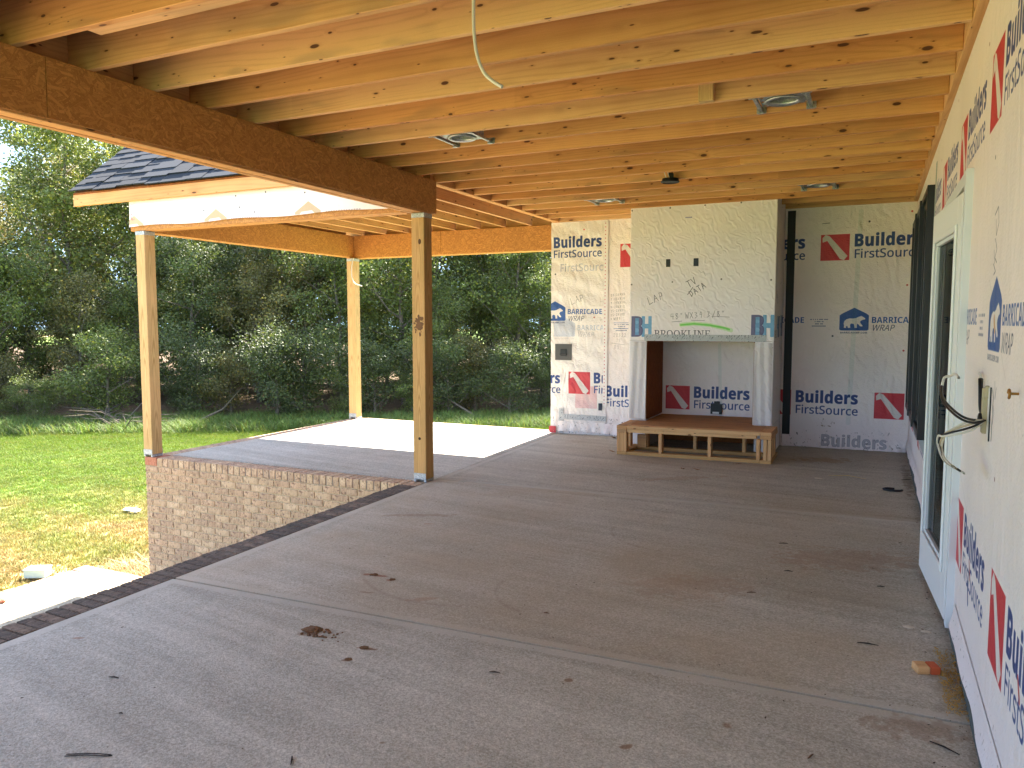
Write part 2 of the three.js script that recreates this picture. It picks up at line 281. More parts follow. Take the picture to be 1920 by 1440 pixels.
// ---------------------------------------------------------------- ground
const lawnTex = dataTex(1024, 1024, (x, y) => {
  const wx = x / 1024 * 40 - 40, wz = y / 1024 * 40 - 32;   // texture spans x -40..0, z -32..8
  const dry = dryness(wx, wz), n = fbm(x / 9, y / 9, 3), f = HT[(x * 7 + y * 131) & 65535];
  let c = [mix(100, 186, dry) + (n - 0.5) * 60, mix(124, 160, dry) + (n - 0.5) * 55, mix(44, 122, dry) + (n - 0.5) * 36];
  return c3(c.map((q) => q + (f - 0.5) * 26));
}, { repeat: [40, 40] });
lawnTex.offset.set(1, 32 / 40);
function dryness(x, z) {                        // mown lawn, scalped and dry near the building
  const d = Math.hypot(x + 9.5, (z + 4.5) * 0.9);
  const addedSoil = sstep(-4.0, -1.0, z) * sstep(-22, -12, x);    // bare soil added out of view, for less green bounce in the porch
  return clamp(addedSoil + sstep(7.6, 3.0, d) * 0.85 + (fbm(x * 0.55 + 7, z * 1.1 + 3, 4) - 0.5) * 1.4 * sstep(12, 4.0, d) + (fbm(x * 1.7, z * 1.7 + 9, 3) - 0.58) * 0.7);
}
{
  const g = new THREE.PlaneGeometry(340, 340, 170, 170); g.rotateX(-Math.PI / 2);
  const p = g.attributes.position, uv = g.attributes.uv;
  for (let i = 0; i < p.count; i++) { const x = p.getX(i), z = p.getZ(i); p.setY(i, GY + (fbm(x * 0.11 + 50, z * 0.11 + 50, 3) - 0.5) * (x < -9.6 ? 0.16 : 0.02) + Math.max(0, Math.hypot(x, z) - 60) * 0.01); uv.setXY(i, x, z); }
  g.computeVertexNormals();
  struct('lawn', g, std({ map: lawnTex, roughness: 1 }));
}
// treeline: a line across the view; d > 0 is inside the wood
const TN = new THREE.Vector2(-0.53, -0.848), T0 = new THREE.Vector2(-18.4, -18.5);
const TT = new THREE.Vector2(-TN.y, TN.x);
const treeD = (x, z) => (x - T0.x) * TN.x + (z - T0.y) * TN.y;
{
  const litter = dataTex(512, 512, (x, y) => { const n = fbm(x / 20, y / 20, 4), f = HT[(x * 17 + y * 41) & 65535]; return c3([52 + n * 44 + f * 20, 40 + n * 34 + f * 15, 26 + n * 20 + f * 10]); }, { repeat: [5, 5] });
  const a = T0.clone().addScaledVector(TT, -60).addScaledVector(TN, 0.4), b = T0.clone().addScaledVector(TT, 60).addScaledVector(TN, 0.4);
  const pos = [], idx = [], uv = []; const N = 60, Mm = 24;
  for (let i = 0; i <= N; i++) for (let j = 0; j <= Mm; j++) { const q = a.clone().lerp(b, i / N).addScaledVector(TN, j * 2.2 + (j === 0 ? (fbm(i * 0.7, 3) - 0.5) * 1.6 : 0)); pos.push(q.x, GY + 0.10 + j * 0.04 + (fbm(q.x * 0.4, q.y * 0.4, 3) - 0.5) * 0.25 - (j === 0 ? 0.22 : 0), q.y); uv.push(q.x, q.y); if (i < N && j < Mm) { const k = i * (Mm + 1) + j; idx.push(k, k + 1, k + Mm + 1, k + 1, k + Mm + 2, k + Mm + 1); } }
  const g = new THREE.BufferGeometry(); g.setAttribute('position', new THREE.Float32BufferAttribute(pos, 3)); g.setAttribute('uv', new THREE.Float32BufferAttribute(uv, 2)); g.setIndex(idx); g.computeVertexNormals();
  struct('woodland_ground', g, std({ map: litter, roughness: 1, side: THREE.DoubleSide }));
}

// ---------------------------------------------------------------- concrete slabs
const grit = dataTex(512, 512, (x, y) => { const n = 128 + (HT[(x * 17 + y * 263) & 65535] - 0.5) * 120 + (vn(x / 3, y / 3, 171, 171) - 0.5) * 110; return c3([n, n, n]); }, { srgb: false, repeat: [0.9, 0.9] });
function concrete(x0, x1, z0, z1, ppm, seed, o = {}) {       // z0 far, z1 near
  const wm = x1 - x0, hm = z1 - z0, W = Math.round(wm * ppm), H = Math.round(hm * ppm), st = o.stains || [];
  const t = dataTex(W, H, (px, py) => {
    const x = x0 + px / ppm, z = z0 + py / ppm;
    const ex = Math.min(x - (o.edgeL ? XL(z) : -99), 99), ez = Math.min(z - z0, z1 - z), e = Math.min(ex, ez, o.edgeR ? x1 - x : 99) + (vn(x * 5, z * 5) - 0.5) * 0.012;
    const band = o.tool === false ? 0 : 1 - sstep(0.055, 0.070, e), rim = o.tool === false ? 0 : sstep(0.062, 0.075, e) * (1 - sstep(0.09, 0.16, e));
    const sx = x * 0.985 + z * 0.17, sz = z * 0.985 - x * 0.17;
    const streak = (fbm(sx * 0.55 + seed, sz * 9 + seed * 3, 3) - 0.5), streak2 = vn(sx * 1.2, sz * 42 + seed) - 0.5;
    const cloud = fbm(x * 0.8 + seed * 5, z * 0.8, 3) - 0.5, med = fbm(x * 6, z * 6 + seed, 2) - 0.5;
    const g0 = HT[(px * 7 + py * 131) & 65535] - 0.5, g1 = vn(px / 2.2, py / 2.2) - 0.5;
    let v = 172 + streak * 30 * (1 - band) + streak2 * 12 * (1 - band) + cloud * 24 + med * 14 + (g0 * 36 + g1 * 46) * (1 - 0.75 * band) + band * 5 - rim * 9;
    let c = [v + 6, v + 1, v - 14];
    const mudA = fbm(x * 0.7 + 31 + seed, z * 0.9 + 8, 4), mudB = fbm(x * 3.1 + 9, z * 3.4 + seed, 3);
    const lean = o.mud ? clamp((mudA - 0.40) * 3.0) * (0.5 + 0.9 * (mudB - 0.2)) * o.mud : 0;
    c = [mix(c[0], 168 + g0 * 26, lean * 0.55), mix(c[1], 146 + g0 * 24, lean * 0.55), mix(c[2], 116 + g0 * 22, lean * 0.55)];
    for (const s of st) { const dx = (x - s[0]) * Math.cos(s[4]) - (z - s[1]) * Math.sin(s[4]), dz = (x - s[0]) * Math.sin(s[4]) + (z - s[1]) * Math.cos(s[4]); if (Math.abs(dx) < s[2] * 2 && Math.abs(dz) < s[3] * 2) { const q = Math.hypot(dx / s[2], dz / s[3]) + (fbm(x * 26, z * 26, 3) - 0.5) * 1.5, k = (1 - sstep(0.55, 1.0, q)) * s[5]; c = [mix(c[0], s[6][0], k), mix(c[1], s[6][1], k), mix(c[2], s[6][2], k)]; } }
    for (const a of o.arcs || []) { const d = Math.abs(Math.hypot(x - a[0], z - a[1]) - a[2]), ang = Math.atan2(z - a[1], x - a[0]); if (d < 0.02 && ang > a[3] && ang < a[4]) { const k = (1 - d / 0.02) * 0.28 * (0.2 + vn(x * 30, z * 30)); c = c.map((q, i) => mix(q, [120, 98, 82][i], k)); } }
    return c3(c);
  }, { repeat: [wm, hm] });
  t.wrapS = t.wrapT = THREE.ClampToEdgeWrapping;
  t.offset.set(-x0 / wm, -z0 / hm);
  return std({ map: t, roughness: 0.66, bumpMap: grit, bumpScale: 0.0016 });
}
function slab(poly, yf, yb) {                    // polygon [x,z] anticlockwise from above, uv in metres
  const pos = [], uv = [], n = poly.length; const P = poly.map(([x, z]) => [x, yf(x), z]);
  const add = (...q) => q.forEach((p) => { pos.push(...p); uv.push(p[0], p[2]); });
  for (let i = 1; i < n - 1; i++) add(P[0], P[i], P[i + 1]);
  for (let i = 0; i < n; i++) { const a = P[i], b = P[(i + 1) % n], a2 = [a[0], yb, a[2]], b2 = [b[0], yb, b[2]]; add(a, a2, b2, a, b2, b); }
  const g = new THREE.BufferGeometry(); g.setAttribute('position', new THREE.Float32BufferAttribute(pos, 3)); g.setAttribute('uv', new THREE.Float32BufferAttribute(uv, 2)); g.computeVertexNormals(); return g;
}
const MUD = [112, 78, 52], RUST = [140, 92, 62], PALE = [196, 186, 172];
const J1 = -3.2, J2 = -6.38, PAD0 = 2.6;
const patio = new THREE.Group(); patio.name = 'patio_slab'; patio.userData.kind = 'structure'; scene.add(patio);
const bay = (z0, z1, m) => mesh('slab_bay', slab([[XL(z1), z1], [0.398, z1], [0.398, z0], [XL(z0), z0]], FLOOR, -0.2), m, patio);
bay(J1 + 0.009, PAD0, concrete(-3.95, 0.4, J1, PAD0, 350, 1, { edgeL: true, mud: 0.35, stains: [[-3.45, -2.37, 0.03, 0.015, 0.3, 0.5, RUST], [-2.10, -2.84, 0.05, 0.015, 0.2, 0.75, MUD], [-2.09, -2.71, 0.025, 0.02, 0.8, 0.7, MUD], [-2.45, -2.88, 0.07, 0.03, 0.4, 0.3, MUD], [-1.12, -2.93, 0.02, 0.02, 0, 0.6, MUD], [-0.75, -2.53, 0.03, 0.012, 0.9, 0.6, MUD], [-0.45, -2.82, 0.02, 0.02, 0.3, 0.5, MUD], [-1.55, -2.2, 0.018, 0.01, 0.3, 0.5, MUD], [0.2, -3.1, 0.2, 0.1, 0.3, 0.3, MUD], [-1.3, -2.3, 0.3, 0.02, 0.8, 0.2, PALE]] }));
bay(J2 + 0.007, J1 - 0.009, concrete(-3.95, 0.4, J2, J1, 300, 2, { edgeL: true, mud: 1.0, stains: [[-2.68, -3.73, 0.085, 0.018, 0.1, 0.85, RUST], [-2.53, -3.70, 0.028, 0.02, 0.3, 0.8, RUST], [-2.53, -3.47, 0.08, 0.008, 0.2, 0.5, MUD], [-2.2, -3.5, 0.10, 0.03, 0.7, 0.25, RUST], [0.20, -4.13, 0.035, 0.02, 0.2, 0.8, PALE], [0.27, -4.10, 0.04, 0.016, 0.5, 0.8, PALE], [0.05, -4.15, 0.02, 0.012, 0.5, 0.7, PALE], [-3.2, -5.1, 0.35, 0.05, 0.4, 0.25, MUD], [-3.0, -4.9, 0.05, 0.02, 0.4, 0.3, RUST], [-0.1, -5.2, 0.5, 0.25, 0.4, 0.22, RUST], [-0.9, -4.3, 0.4, 0.22, 0.4, 0.15, RUST], [0.3, -3.5, 0.06, 0.3, 0, 0.25, [120, 104, 84]]], arcs: [[-1.5, -3.95, 0.42, 1.9, 3.2], [-2.2, -4.15, 0.7, 1.2, 2.6], [-1.2, -5.4, 0.5, 1.6, 3.1]] }));
bay(ZB - 0.02, J2 - 0.007, concrete(-3.95, 0.4, -9.82, J2, 300, 3, { edgeL: true, mud: 0.9, stains: [[-0.45, -8.9, 0.35, 0.2, 0.3, 0.4, [150, 112, 66]], [0.32, -8.1, 0.05, 0.8, 0, 0.45, [96, 82, 66]], [-1.7, -7.3, 0.5, 0.1, 0.6, 0.2, RUST]] }));
mesh('joint_filler', bx(-3.95, 0.39, -0.3, -0.058, ZB, PAD0), std({ color: 0x6a5240, roughness: 1 }), patio);
mesh('joint_filler', [slab([[-3.72, J1 + 0.02], [0.39, J1 + 0.02], [0.39, J1 - 0.02], [-3.74, J1 - 0.02]], (x) => FLOOR(x) - 0.03, -0.05), slab([[-3.8, J2 + 0.02], [0.39, J2 + 0.02], [0.39, J2 - 0.02], [-3.82, J2 - 0.02]], (x) => FLOOR(x) - 0.03, -0.05)], std({ color: 0x4a382c, roughness: 1 }), patio);
const XP0 = -7.50, ZP1 = -6.06, ZP0 = -10.06, YP = -0.045;    // side porch outer brick faces
const sidePad = new THREE.Group(); sidePad.name = 'side_porch_slab'; sidePad.userData.kind = 'structure'; scene.add(sidePad);
mesh('slab_bay', slab([[XP0 + 0.21, ZP1 - 0.21], [XL(ZP1) - 0.012, ZP1 - 0.21], [XL(ZP0) - 0.012, ZP0 + 0.11], [XP0 + 0.21, ZP0 + 0.11]], () => YP, -0.3), concrete(-7.3, -3.8, -10.0, -6.2, 260, 4, { mud: 0.3, tool: true }), sidePad);
mesh('joint_filler', bx(XL(-8) - 0.12, XL(-8) + 0.1, -0.3, -0.06, ZP0 + 0.12, ZP1 - 0.25), std({ color: 0x2c2622, roughness: 1 }), sidePad);
// landing pad down on the lawn
const landing = new THREE.Group(); landing.name = 'landing_pad'; landing.userData.kind = 'structure'; scene.add(landing);
mesh('slab_bay', slab([[-9.09, 2.0], [-4.3, 2.0], [-4.3, -6.04], [-7.55, -6.04], [-7.55, -6.35], [-9.09, -6.35]], () => GY + 0.09, GY - 0.2), (() => { const m = concrete(-9.1, -4.2, -6.4, 2.0, 120, 6, { tool: false }); m.color.set(0xe6dac4); return m; })(), landing);

// ---------------------------------------------------------------- bricks
function brickTex(seed, tones, spot) {
  return dataTex(256, 256, (x, y) => {
    const a = fbm(x / 22 + seed * 5, y / 22, 4), b = fbm(x / 7 + seed, y / 9 + 4, 3), k = clamp(a * 1.7 - 0.35), f = HT[(x * 7 + y * 77 + seed * 999) & 65535];
    let c = tones[0].map((q, i) => mix(q, tones[1][i], k)); const s = sstep(0.60, 0.68, b) * spot; c = c.map((q, i) => mix(q, tones[2][i], s));
    const vs = (vn(x / 3, y / 40 + seed) - 0.5) * 26; return c3(c.map((q) => q + (f - 0.5) * 26 + vs));
  }, { repeat: [0.5, 0.5] });
}
const T1 = [[196, 168, 134], [172, 144, 114], [122, 96, 78]], T2 = [[204, 177, 142], [178, 150, 119], [130, 103, 83]], T3 = [[186, 158, 128], [164, 136, 109], [112, 88, 72]], T4 = [[198, 167, 134], [170, 140, 111], [124, 95, 76]];
const brickRelief = dataTex(256, 256, (x, y) => { const n = fbm(x / 12, y / 12, 4) * 200 + (HT[(x * 3 + y * 91) & 65535]) * 55; return c3([n, n, n]); }, { srgb: false, repeat: [0.5, 0.5] });
M.brick = [T1, T2, T3, T4, T1].map((t, i) => std({ map: brickTex(i + 1, t, 0.5 + 0.1 * i), roughness: 0.95, bumpMap: brickRelief, bumpScale: 0.003 }));
M.brickOdd = std({ map: brickTex(9, [[184, 124, 96], [166, 106, 80], [140, 90, 70]], 0.3), roughness: 0.95 });
M.ledge = [[[114, 99, 84], [94, 81, 68], [70, 60, 50]], [[130, 112, 94], [104, 89, 74], [74, 62, 52]], [[104, 91, 78], [84, 73, 62], [62, 54, 46]]].map((t, i) => std({ map: brickTex(20 + i, t, 0.7), roughness: 0.97, bumpMap: brickRelief, bumpScale: 0.003 }));
M.mortar = std({ map: brickTex(15, [[196, 178, 146], [180, 160, 128], [150, 132, 104]], 0.4), roughness: 1 });
M.mortarDark = std({ map: brickTex(16, [[150, 140, 128], [130, 120, 110], [104, 96, 88]], 0.4), roughness: 1 });
function jig(o, r, a = 0.006, t = 0.0015) { o.rotation.set((r() - 0.5) * a, (r() - 0.5) * a, (r() - 0.5) * a * 1.5); o.position.x += (r() - 0.5) * t; o.position.y += (r() - 0.5) * t; o.position.z += (r() - 0.5) * t; return o; }
{
  const wall = thing('brick_foundation_wall', 'tan and brown brick foundation wall under the side porch slab', 'brick wall');
  const r = rng(41), CH = 0.0765, BL = 0.212, JT = 0.010, topRow = YP - 0.004, RH = 0.098;
  mesh('mortar', [bx(XP0 + 0.008, XL(ZP1) - 0.05, GY - 0.2, topRow - 0.010, ZP1 - 0.19, ZP1 - 0.008), bx(XP0 + 0.008, XP0 + 0.19, GY - 0.2, topRow - 0.010, ZP0 + 0.008, ZP1 - 0.191), bx(XP0 + 0.191, -4.05, GY - 0.2, topRow - 0.010, ZP0 + 0.008, ZP0 + 0.10)], M.mortar, wall);
  const gFull = [0, 1, 2, 3].map((k) => bx(-BL / 2 + JT / 2, BL / 2 - JT / 2, -CH / 2 + JT / 2, CH / 2 - JT / 2, -0.045, 0.045, { ch: 0.004, ou: k * 0.13, ov: k * 0.21 }));
  const gHalf = [0, 1].map((k) => bx(-BL / 4 + JT / 2, BL / 4 - JT / 2, -CH / 2 + JT / 2, CH / 2 - JT / 2, -0.045, 0.045, { ch: 0.004, ou: k * 0.1, ov: k * 0.3 }));
  const xEnd = XL(ZP1) - 0.21; const rest = []; let count = 0;
  for (let c = 0; c < 22; c++) {
    const y = topRow - RH - CH * (c + 0.5); if (y < GY - 0.05) break;
    let x = XP0 + (c % 2 ? BL / 2 : 0);
    if (c % 2) { const o = mesh('brick', gHalf[c % 4 >> 1], M.brick[Math.floor(r() * 5)], wall); o.position.set(XP0 + BL / 4, y, ZP1 - 0.045); jig(o, r); count++; }
    for (; x + BL <= xEnd + 0.12; x += BL) {
      const seen = y > -1.72 + (x - XP0) * 0.33 - 0.1;      // the ledge hides what lies lower
      if (seen && count < 285) { const o = mesh('brick', gFull[Math.floor(r() * 4)], M.brick[Math.floor(r() * 5)], wall); o.position.set(x + BL / 2, y, ZP1 - 0.045); jig(o, r); count++; }
      else rest.push(gFull[0].clone().translate(x + BL / 2, y, ZP1 - 0.045));
    }
  }
  for (let c = 0; c < 22; c++) { const y = topRow - RH - CH * (c + 0.5); for (let z = ZP1 - 0.1 - (c % 2) * BL / 2; z > ZP0 + 0.1; z -= BL) rest.push(gFull[1].clone().rotateY(Math.PI / 2).translate(XP0 + 0.045, y, z - BL / 2)); for (let x = XP0 + 0.11 + (c % 2) * BL / 2; x < -4.2; x += BL) rest.push(gFull[2].clone().translate(x + BL / 2, y, ZP0 + 0.045)); }
  const st = mesh('side_bricks', rest, M.brick[0], wall); st.userData.kind = 'stuff';
  // rowlock course on top
  const RS = 0.082, gr = [0, 1, 2].map((k) => bx(-RS / 2 + 0.005, RS / 2 - 0.005, -RH / 2 + 0.004, RH / 2, -0.1, 0.1, { ch: 0.004, ou: k * 0.17, ov: k * 0.11 }));
  let i = 0; const odd = mesh('rowlock_brick', bx(-0.1, 0.09, -RH / 2 + 0.004, RH / 2, -0.1, 0.1, { ch: 0.004 }), M.brickOdd, wall); odd.position.set(XP0 + 0.10, topRow - RH / 2, ZP1 - 0.1);
  for (let x = XP0 + 0.205; x < XL(ZP1) - 0.03; x += RS, i++) { const o = mesh('rowlock_brick', gr[i % 3], M.brick[Math.floor(r() * 4)], wall); o.position.set(x + RS / 2, topRow - RH / 2, ZP1 - 0.1); jig(o, r, 0.012, 0.003); }
  for (let z = ZP1 - 0.21; z > ZP0 + 0.02; z -= RS, i++) { const o = mesh('rowlock_brick', gr[i % 3], M.brick[Math.floor(r() * 4)], wall); o.rotation.y = Math.PI / 2; o.position.set(XP0 + 0.10, topRow - RH / 2, z - RS / 2); o.position.y += (r() - 0.5) * 0.004; }
  mesh('cap_mortar', [bx(XP0 + 0.21, XL(ZP1) - 0.03, topRow - RH, topRow - 0.006, ZP1 - 0.195, ZP1 - 0.007), bx(XP0 + 0.007, XP0 + 0.195, topRow - RH, topRow - 0.006, ZP0 + 0.02, ZP1 - 0.205)], M.mortarDark, wall);
  const bk = mesh('back_rowlock', bx(XP0 + 0.2, -4.06, topRow - 0.1, topRow, ZP0, ZP0 + 0.105), M.brick[1], wall);
}
{
  const led = thing('brick_ledge', 'dark brown brick ledge along the open edge of the porch slab', 'brick ledge');
  const r = rng(43), RS = 0.0765, y0 = FLOOR(-3.8) - 0.002, gs = [0, 1, 2, 3].map((k) => bx(-0.1, 0.1, -0.1, 0, -RS / 2 + 0.005, RS / 2 - 0.005, { ch: 0.004, ou: k * 0.13, ov: k * 0.09 }));
  let i = 0;
  for (let z = PAD0; z > ZP1 + 0.03; z -= RS, i++) { const o = mesh('brick', gs[i % 4], M.ledge[Math.floor(r() * 3)], led); o.position.set(XL(z) - 0.114 + (r() - 0.5) * 0.006, y0 + (r() - 0.5) * 0.005, z - RS / 2); o.rotation.set((r() - 0.5) * 0.02, -0.027 + (r() - 0.5) * 0.02, (r() - 0.5) * 0.015); }
  const a = XL(PAD0) - 0.114, b = XL(ZP1) - 0.114;
  const mg = bx(-0.092, 0.094, -1.95, -0.011, -(PAD0 - ZP1) / 2 + 0.02, (PAD0 - ZP1) / 2 - 0.02); mg.rotateY(Math.atan2(a - b, PAD0 - ZP1));
  const mm = mesh('mortar_bed', mg, M.mortarDark, led); mm.position.set((a + b) / 2, y0, (PAD0 + ZP1) / 2);
  mesh('slab_gap', (() => { const g = bx(-0.008, 0.008, -0.15, -0.016, -(PAD0 - ZP1) / 2, (PAD0 - ZP1) / 2 - 0.02); g.rotateY(Math.atan2(a - b, PAD0 - ZP1)); return g; })(), std({ color: 0x161412, roughness: 1 }), led).position.set((a + b) / 2 + 0.106, y0, (PAD0 + ZP1) / 2);
}
{
  const e = thing('brick_edging', 'sunlit brick edging around the landing pad on the lawn', 'brick edging');
  const r = rng(44), g = [0, 1].map((k) => bx(-0.1, 0.1, -0.2, 0, -0.034, 0.034, { ch: 0.004, ou: k * 0.2 }));
  for (let z = 1.9, i = 0; z > -6.36; z -= 0.078, i++) { const o = mesh('brick', g[i % 2], M.brick[Math.floor(r() * 5)], e); o.position.set(-9.2 + (r() - 0.5) * 0.01, GY + 0.088 + (r() - 0.5) * 0.006, z); o.rotation.z = (r() - 0.5) * 0.02; }
  for (let x = -9.26, i = 0; x < -7.62; x += 0.078, i++) { const o = mesh('brick', g[i % 2], M.brick[Math.floor(r() * 5)], e); o.rotation.y = Math.PI / 2; o.position.set(x, GY + 0.088 + (r() - 0.5) * 0.006, -6.46); }
  mesh('mortar_bed', [bx(-9.29, -9.1, GY - 0.2, GY + 0.078, -6.4, 1.95), bx(-9.29, -7.56, GY - 0.2, GY + 0.078, -6.55, -6.36)], M.mortarDark, e);
}
// ---------------------------------------------------------------- house wall beside the porch (plane x = XW)
const period = 1.22;
const cNear = wrapPainter(5.4, 3.06, 375, -4.2, 3.06, 1), cFar = wrapPainter(5.6, 3.06, 360, -9.8, 3.06, 2);
for (const P of [cNear, cFar]) {
  for (let k = -6; k < 5; k++) { P.builders(-3.63 + k * period, 2.53); P.barricade(-3.38 + k * period, 1.65); P.builders(-4.21 + k * period, 0.66); }
  for (let k = 0; k < 26; k++) P.dot(-9.7 + k * 0.42 + 0.05 * Math.sin(k * 5), [2.05, 1.0, 2.68][k % 3] + 0.06 * Math.sin(k * 3), 0.008, k % 3 ? '#8b3a34' : '#4c4644');
  for (let k = 0; k < 14; k++) { const u = -9.5 + k * 0.75 + penR() * 0.3, y = 0.5 + penR() * 1.7; P.alpha(0.16, () => P.pen([[u, y], [u + 0.25 + penR() * 0.4, y - 0.1 - penR() * 0.25]], 0.006, '#7a706c')); }
  P.dirt(900, -9.8, 1.2, 0, 0.22, penR, ['#5a4a3c', '#77685a', '#40382f'], 0.0015, 0.008);
  P.dirt(160, -9.8, 1.2, 0.2, 2.8, penR, ['#6d6058', '#5a5450'], 0.001, 0.004);
}
for (const s of [[[-3.35, 1.88], [-3.27, 1.90], [-3.24, 1.84], [-3.29, 1.80], [-3.32, 1.86]], [[-3.31, 1.79], [-3.26, 1.75], [-3.30, 1.72], [-3.25, 1.70]], [[-3.33, 1.75], [-3.30, 1.70]], [[-3.33, 1.70], [-3.27, 1.67], [-3.31, 1.66]], [[-3.14, 1.28], [-3.12, 1.22], [-3.10, 1.26]], [[-3.16, 1.2], [-3.13, 1.17], [-3.15, 1.13]]]) cNear.pen(s, 0.005, '#55505a');
cNear.alpha(0.75, () => cNear.pen([[-3.24, 1.50], [-3.21, 1.46]], 0.03, '#c08a50'));
cNear.pen([[-3.62, 0.50], [-3.57, 0.44]], 0.02, '#b04a40'); cNear.pen([[-3.63, 0.40], [-3.60, 0.33]], 0.03, '#2a3f78');
cNear.pen([[-4.19, 0.62], [-4.19, 0.30]], 0.045, '#d58d8c'); cNear.pen([[-2.42, 0.52], [-2.38, 0.47]], 0.018, '#b83a34');
cNear.pen([[-3.18, 1.245], [-3.16, 1.22], [-3.165, 1.07]], 0.012, '#1a1818');
M.wrapNear = std({ map: cNear.tex(), roughness: 0.5, bumpMap: crA, bumpScale: 0.010 });
M.wrapFar = std({ map: cFar.tex(), roughness: 0.5, bumpMap: crA, bumpScale: 0.010 });
const cPlain = wrapPainter(1.2, 1.2, 380, 0, 1.2, 5, [220, 211, 207]);
cPlain.dirt(60, 0, 1.2, 0, 1.2, penR, ['#6d6058', '#8a7c70'], 0.001, 0.004);
M.wrapPlain = std({ map: cPlain.tex(), roughness: 0.5, bumpMap: crB, bumpScale: 0.005 });
const WT = 0.16, WTOP = 3.06;
const house = thing('house_wall', 'long house wall in printed white wrap with door and black window', 'house wall');
const wp = (z0, z1, y0, y1, m) => mesh('wrap_sheet', bx(XW, XW + WT, y0, y1, z0, z1, { ch: 0 }), m, house);
wp(-4.2, 2.6, 0.03, WTOP, M.wrapNear);
wp(-6.05, -4.201, 2.14, WTOP, M.wrapFar);
wp(-6.85, -6.051, 0.03, WTOP, M.wrapFar);
wp(-9.5, -6.851, 2.545, WTOP, M.wrapFar); wp(-9.5, -6.851, 0.03, 0.55, M.wrapFar);
wp(ZB - 0.19, -9.501, 0.03, WTOP, M.wrapFar);
mesh('sill_flashing', [bx(XW - 0.016, XW + 0.12, -0.03, 0.052, -4.13, 2.6), bx(XW - 0.016, XW + 0.12, -0.03, 0.052, ZB + 0.02, -6.12)], std({ color: 0x4a5250, roughness: 0.8 }), house);
mesh('bottom_plate', bx(XW - 0.002, XW + 0.1, 0.05, 0.085, -4.05, 2.6, { grain: 'z' }), M.treated, house);
function skirt(z0, z1, seed, h = 0.17) {          // loose lower hem of the wrap
  const r = rng(seed), n = Math.round((z1 - z0) / 0.03), g = new THREE.PlaneGeometry(1, 1, n, 6), p = g.attributes.position, uv = g.attributes.uv;
  for (let i = 0; i < p.count; i++) { const z = z0 + (p.getX(i) + 0.5) * (z1 - z0), t = 0.5 - p.getY(i), flare = t * t * (0.010 + 0.02 * fbm(z * 1.6 + seed, 2, 2)) + t * 0.003 * Math.sin(z * 9 + 4 * fbm(z * 2, seed)); const yb = 0.038 + 0.05 * fbm(z * 1.4 + seed, 9, 2) + (fbm(z * 9, seed, 2) - 0.5) * 0.012; p.setXYZ(i, XW - 0.003 - Math.max(0.0, flare), mix(h, yb, t), z); uv.setXY(i, z, p.getY(i)); }
  g.computeVertexNormals(); return g;
}
const ds = (m) => { const q = m.clone(); q.side = THREE.DoubleSide; return q; };
mesh('wrap_hem', skirt(-4.08, 2.5, 3), ds(M.wrapNear), house); mesh('wrap_hem', skirt(ZB + 0.02, -6.12, 4), ds(M.wrapFar), house);
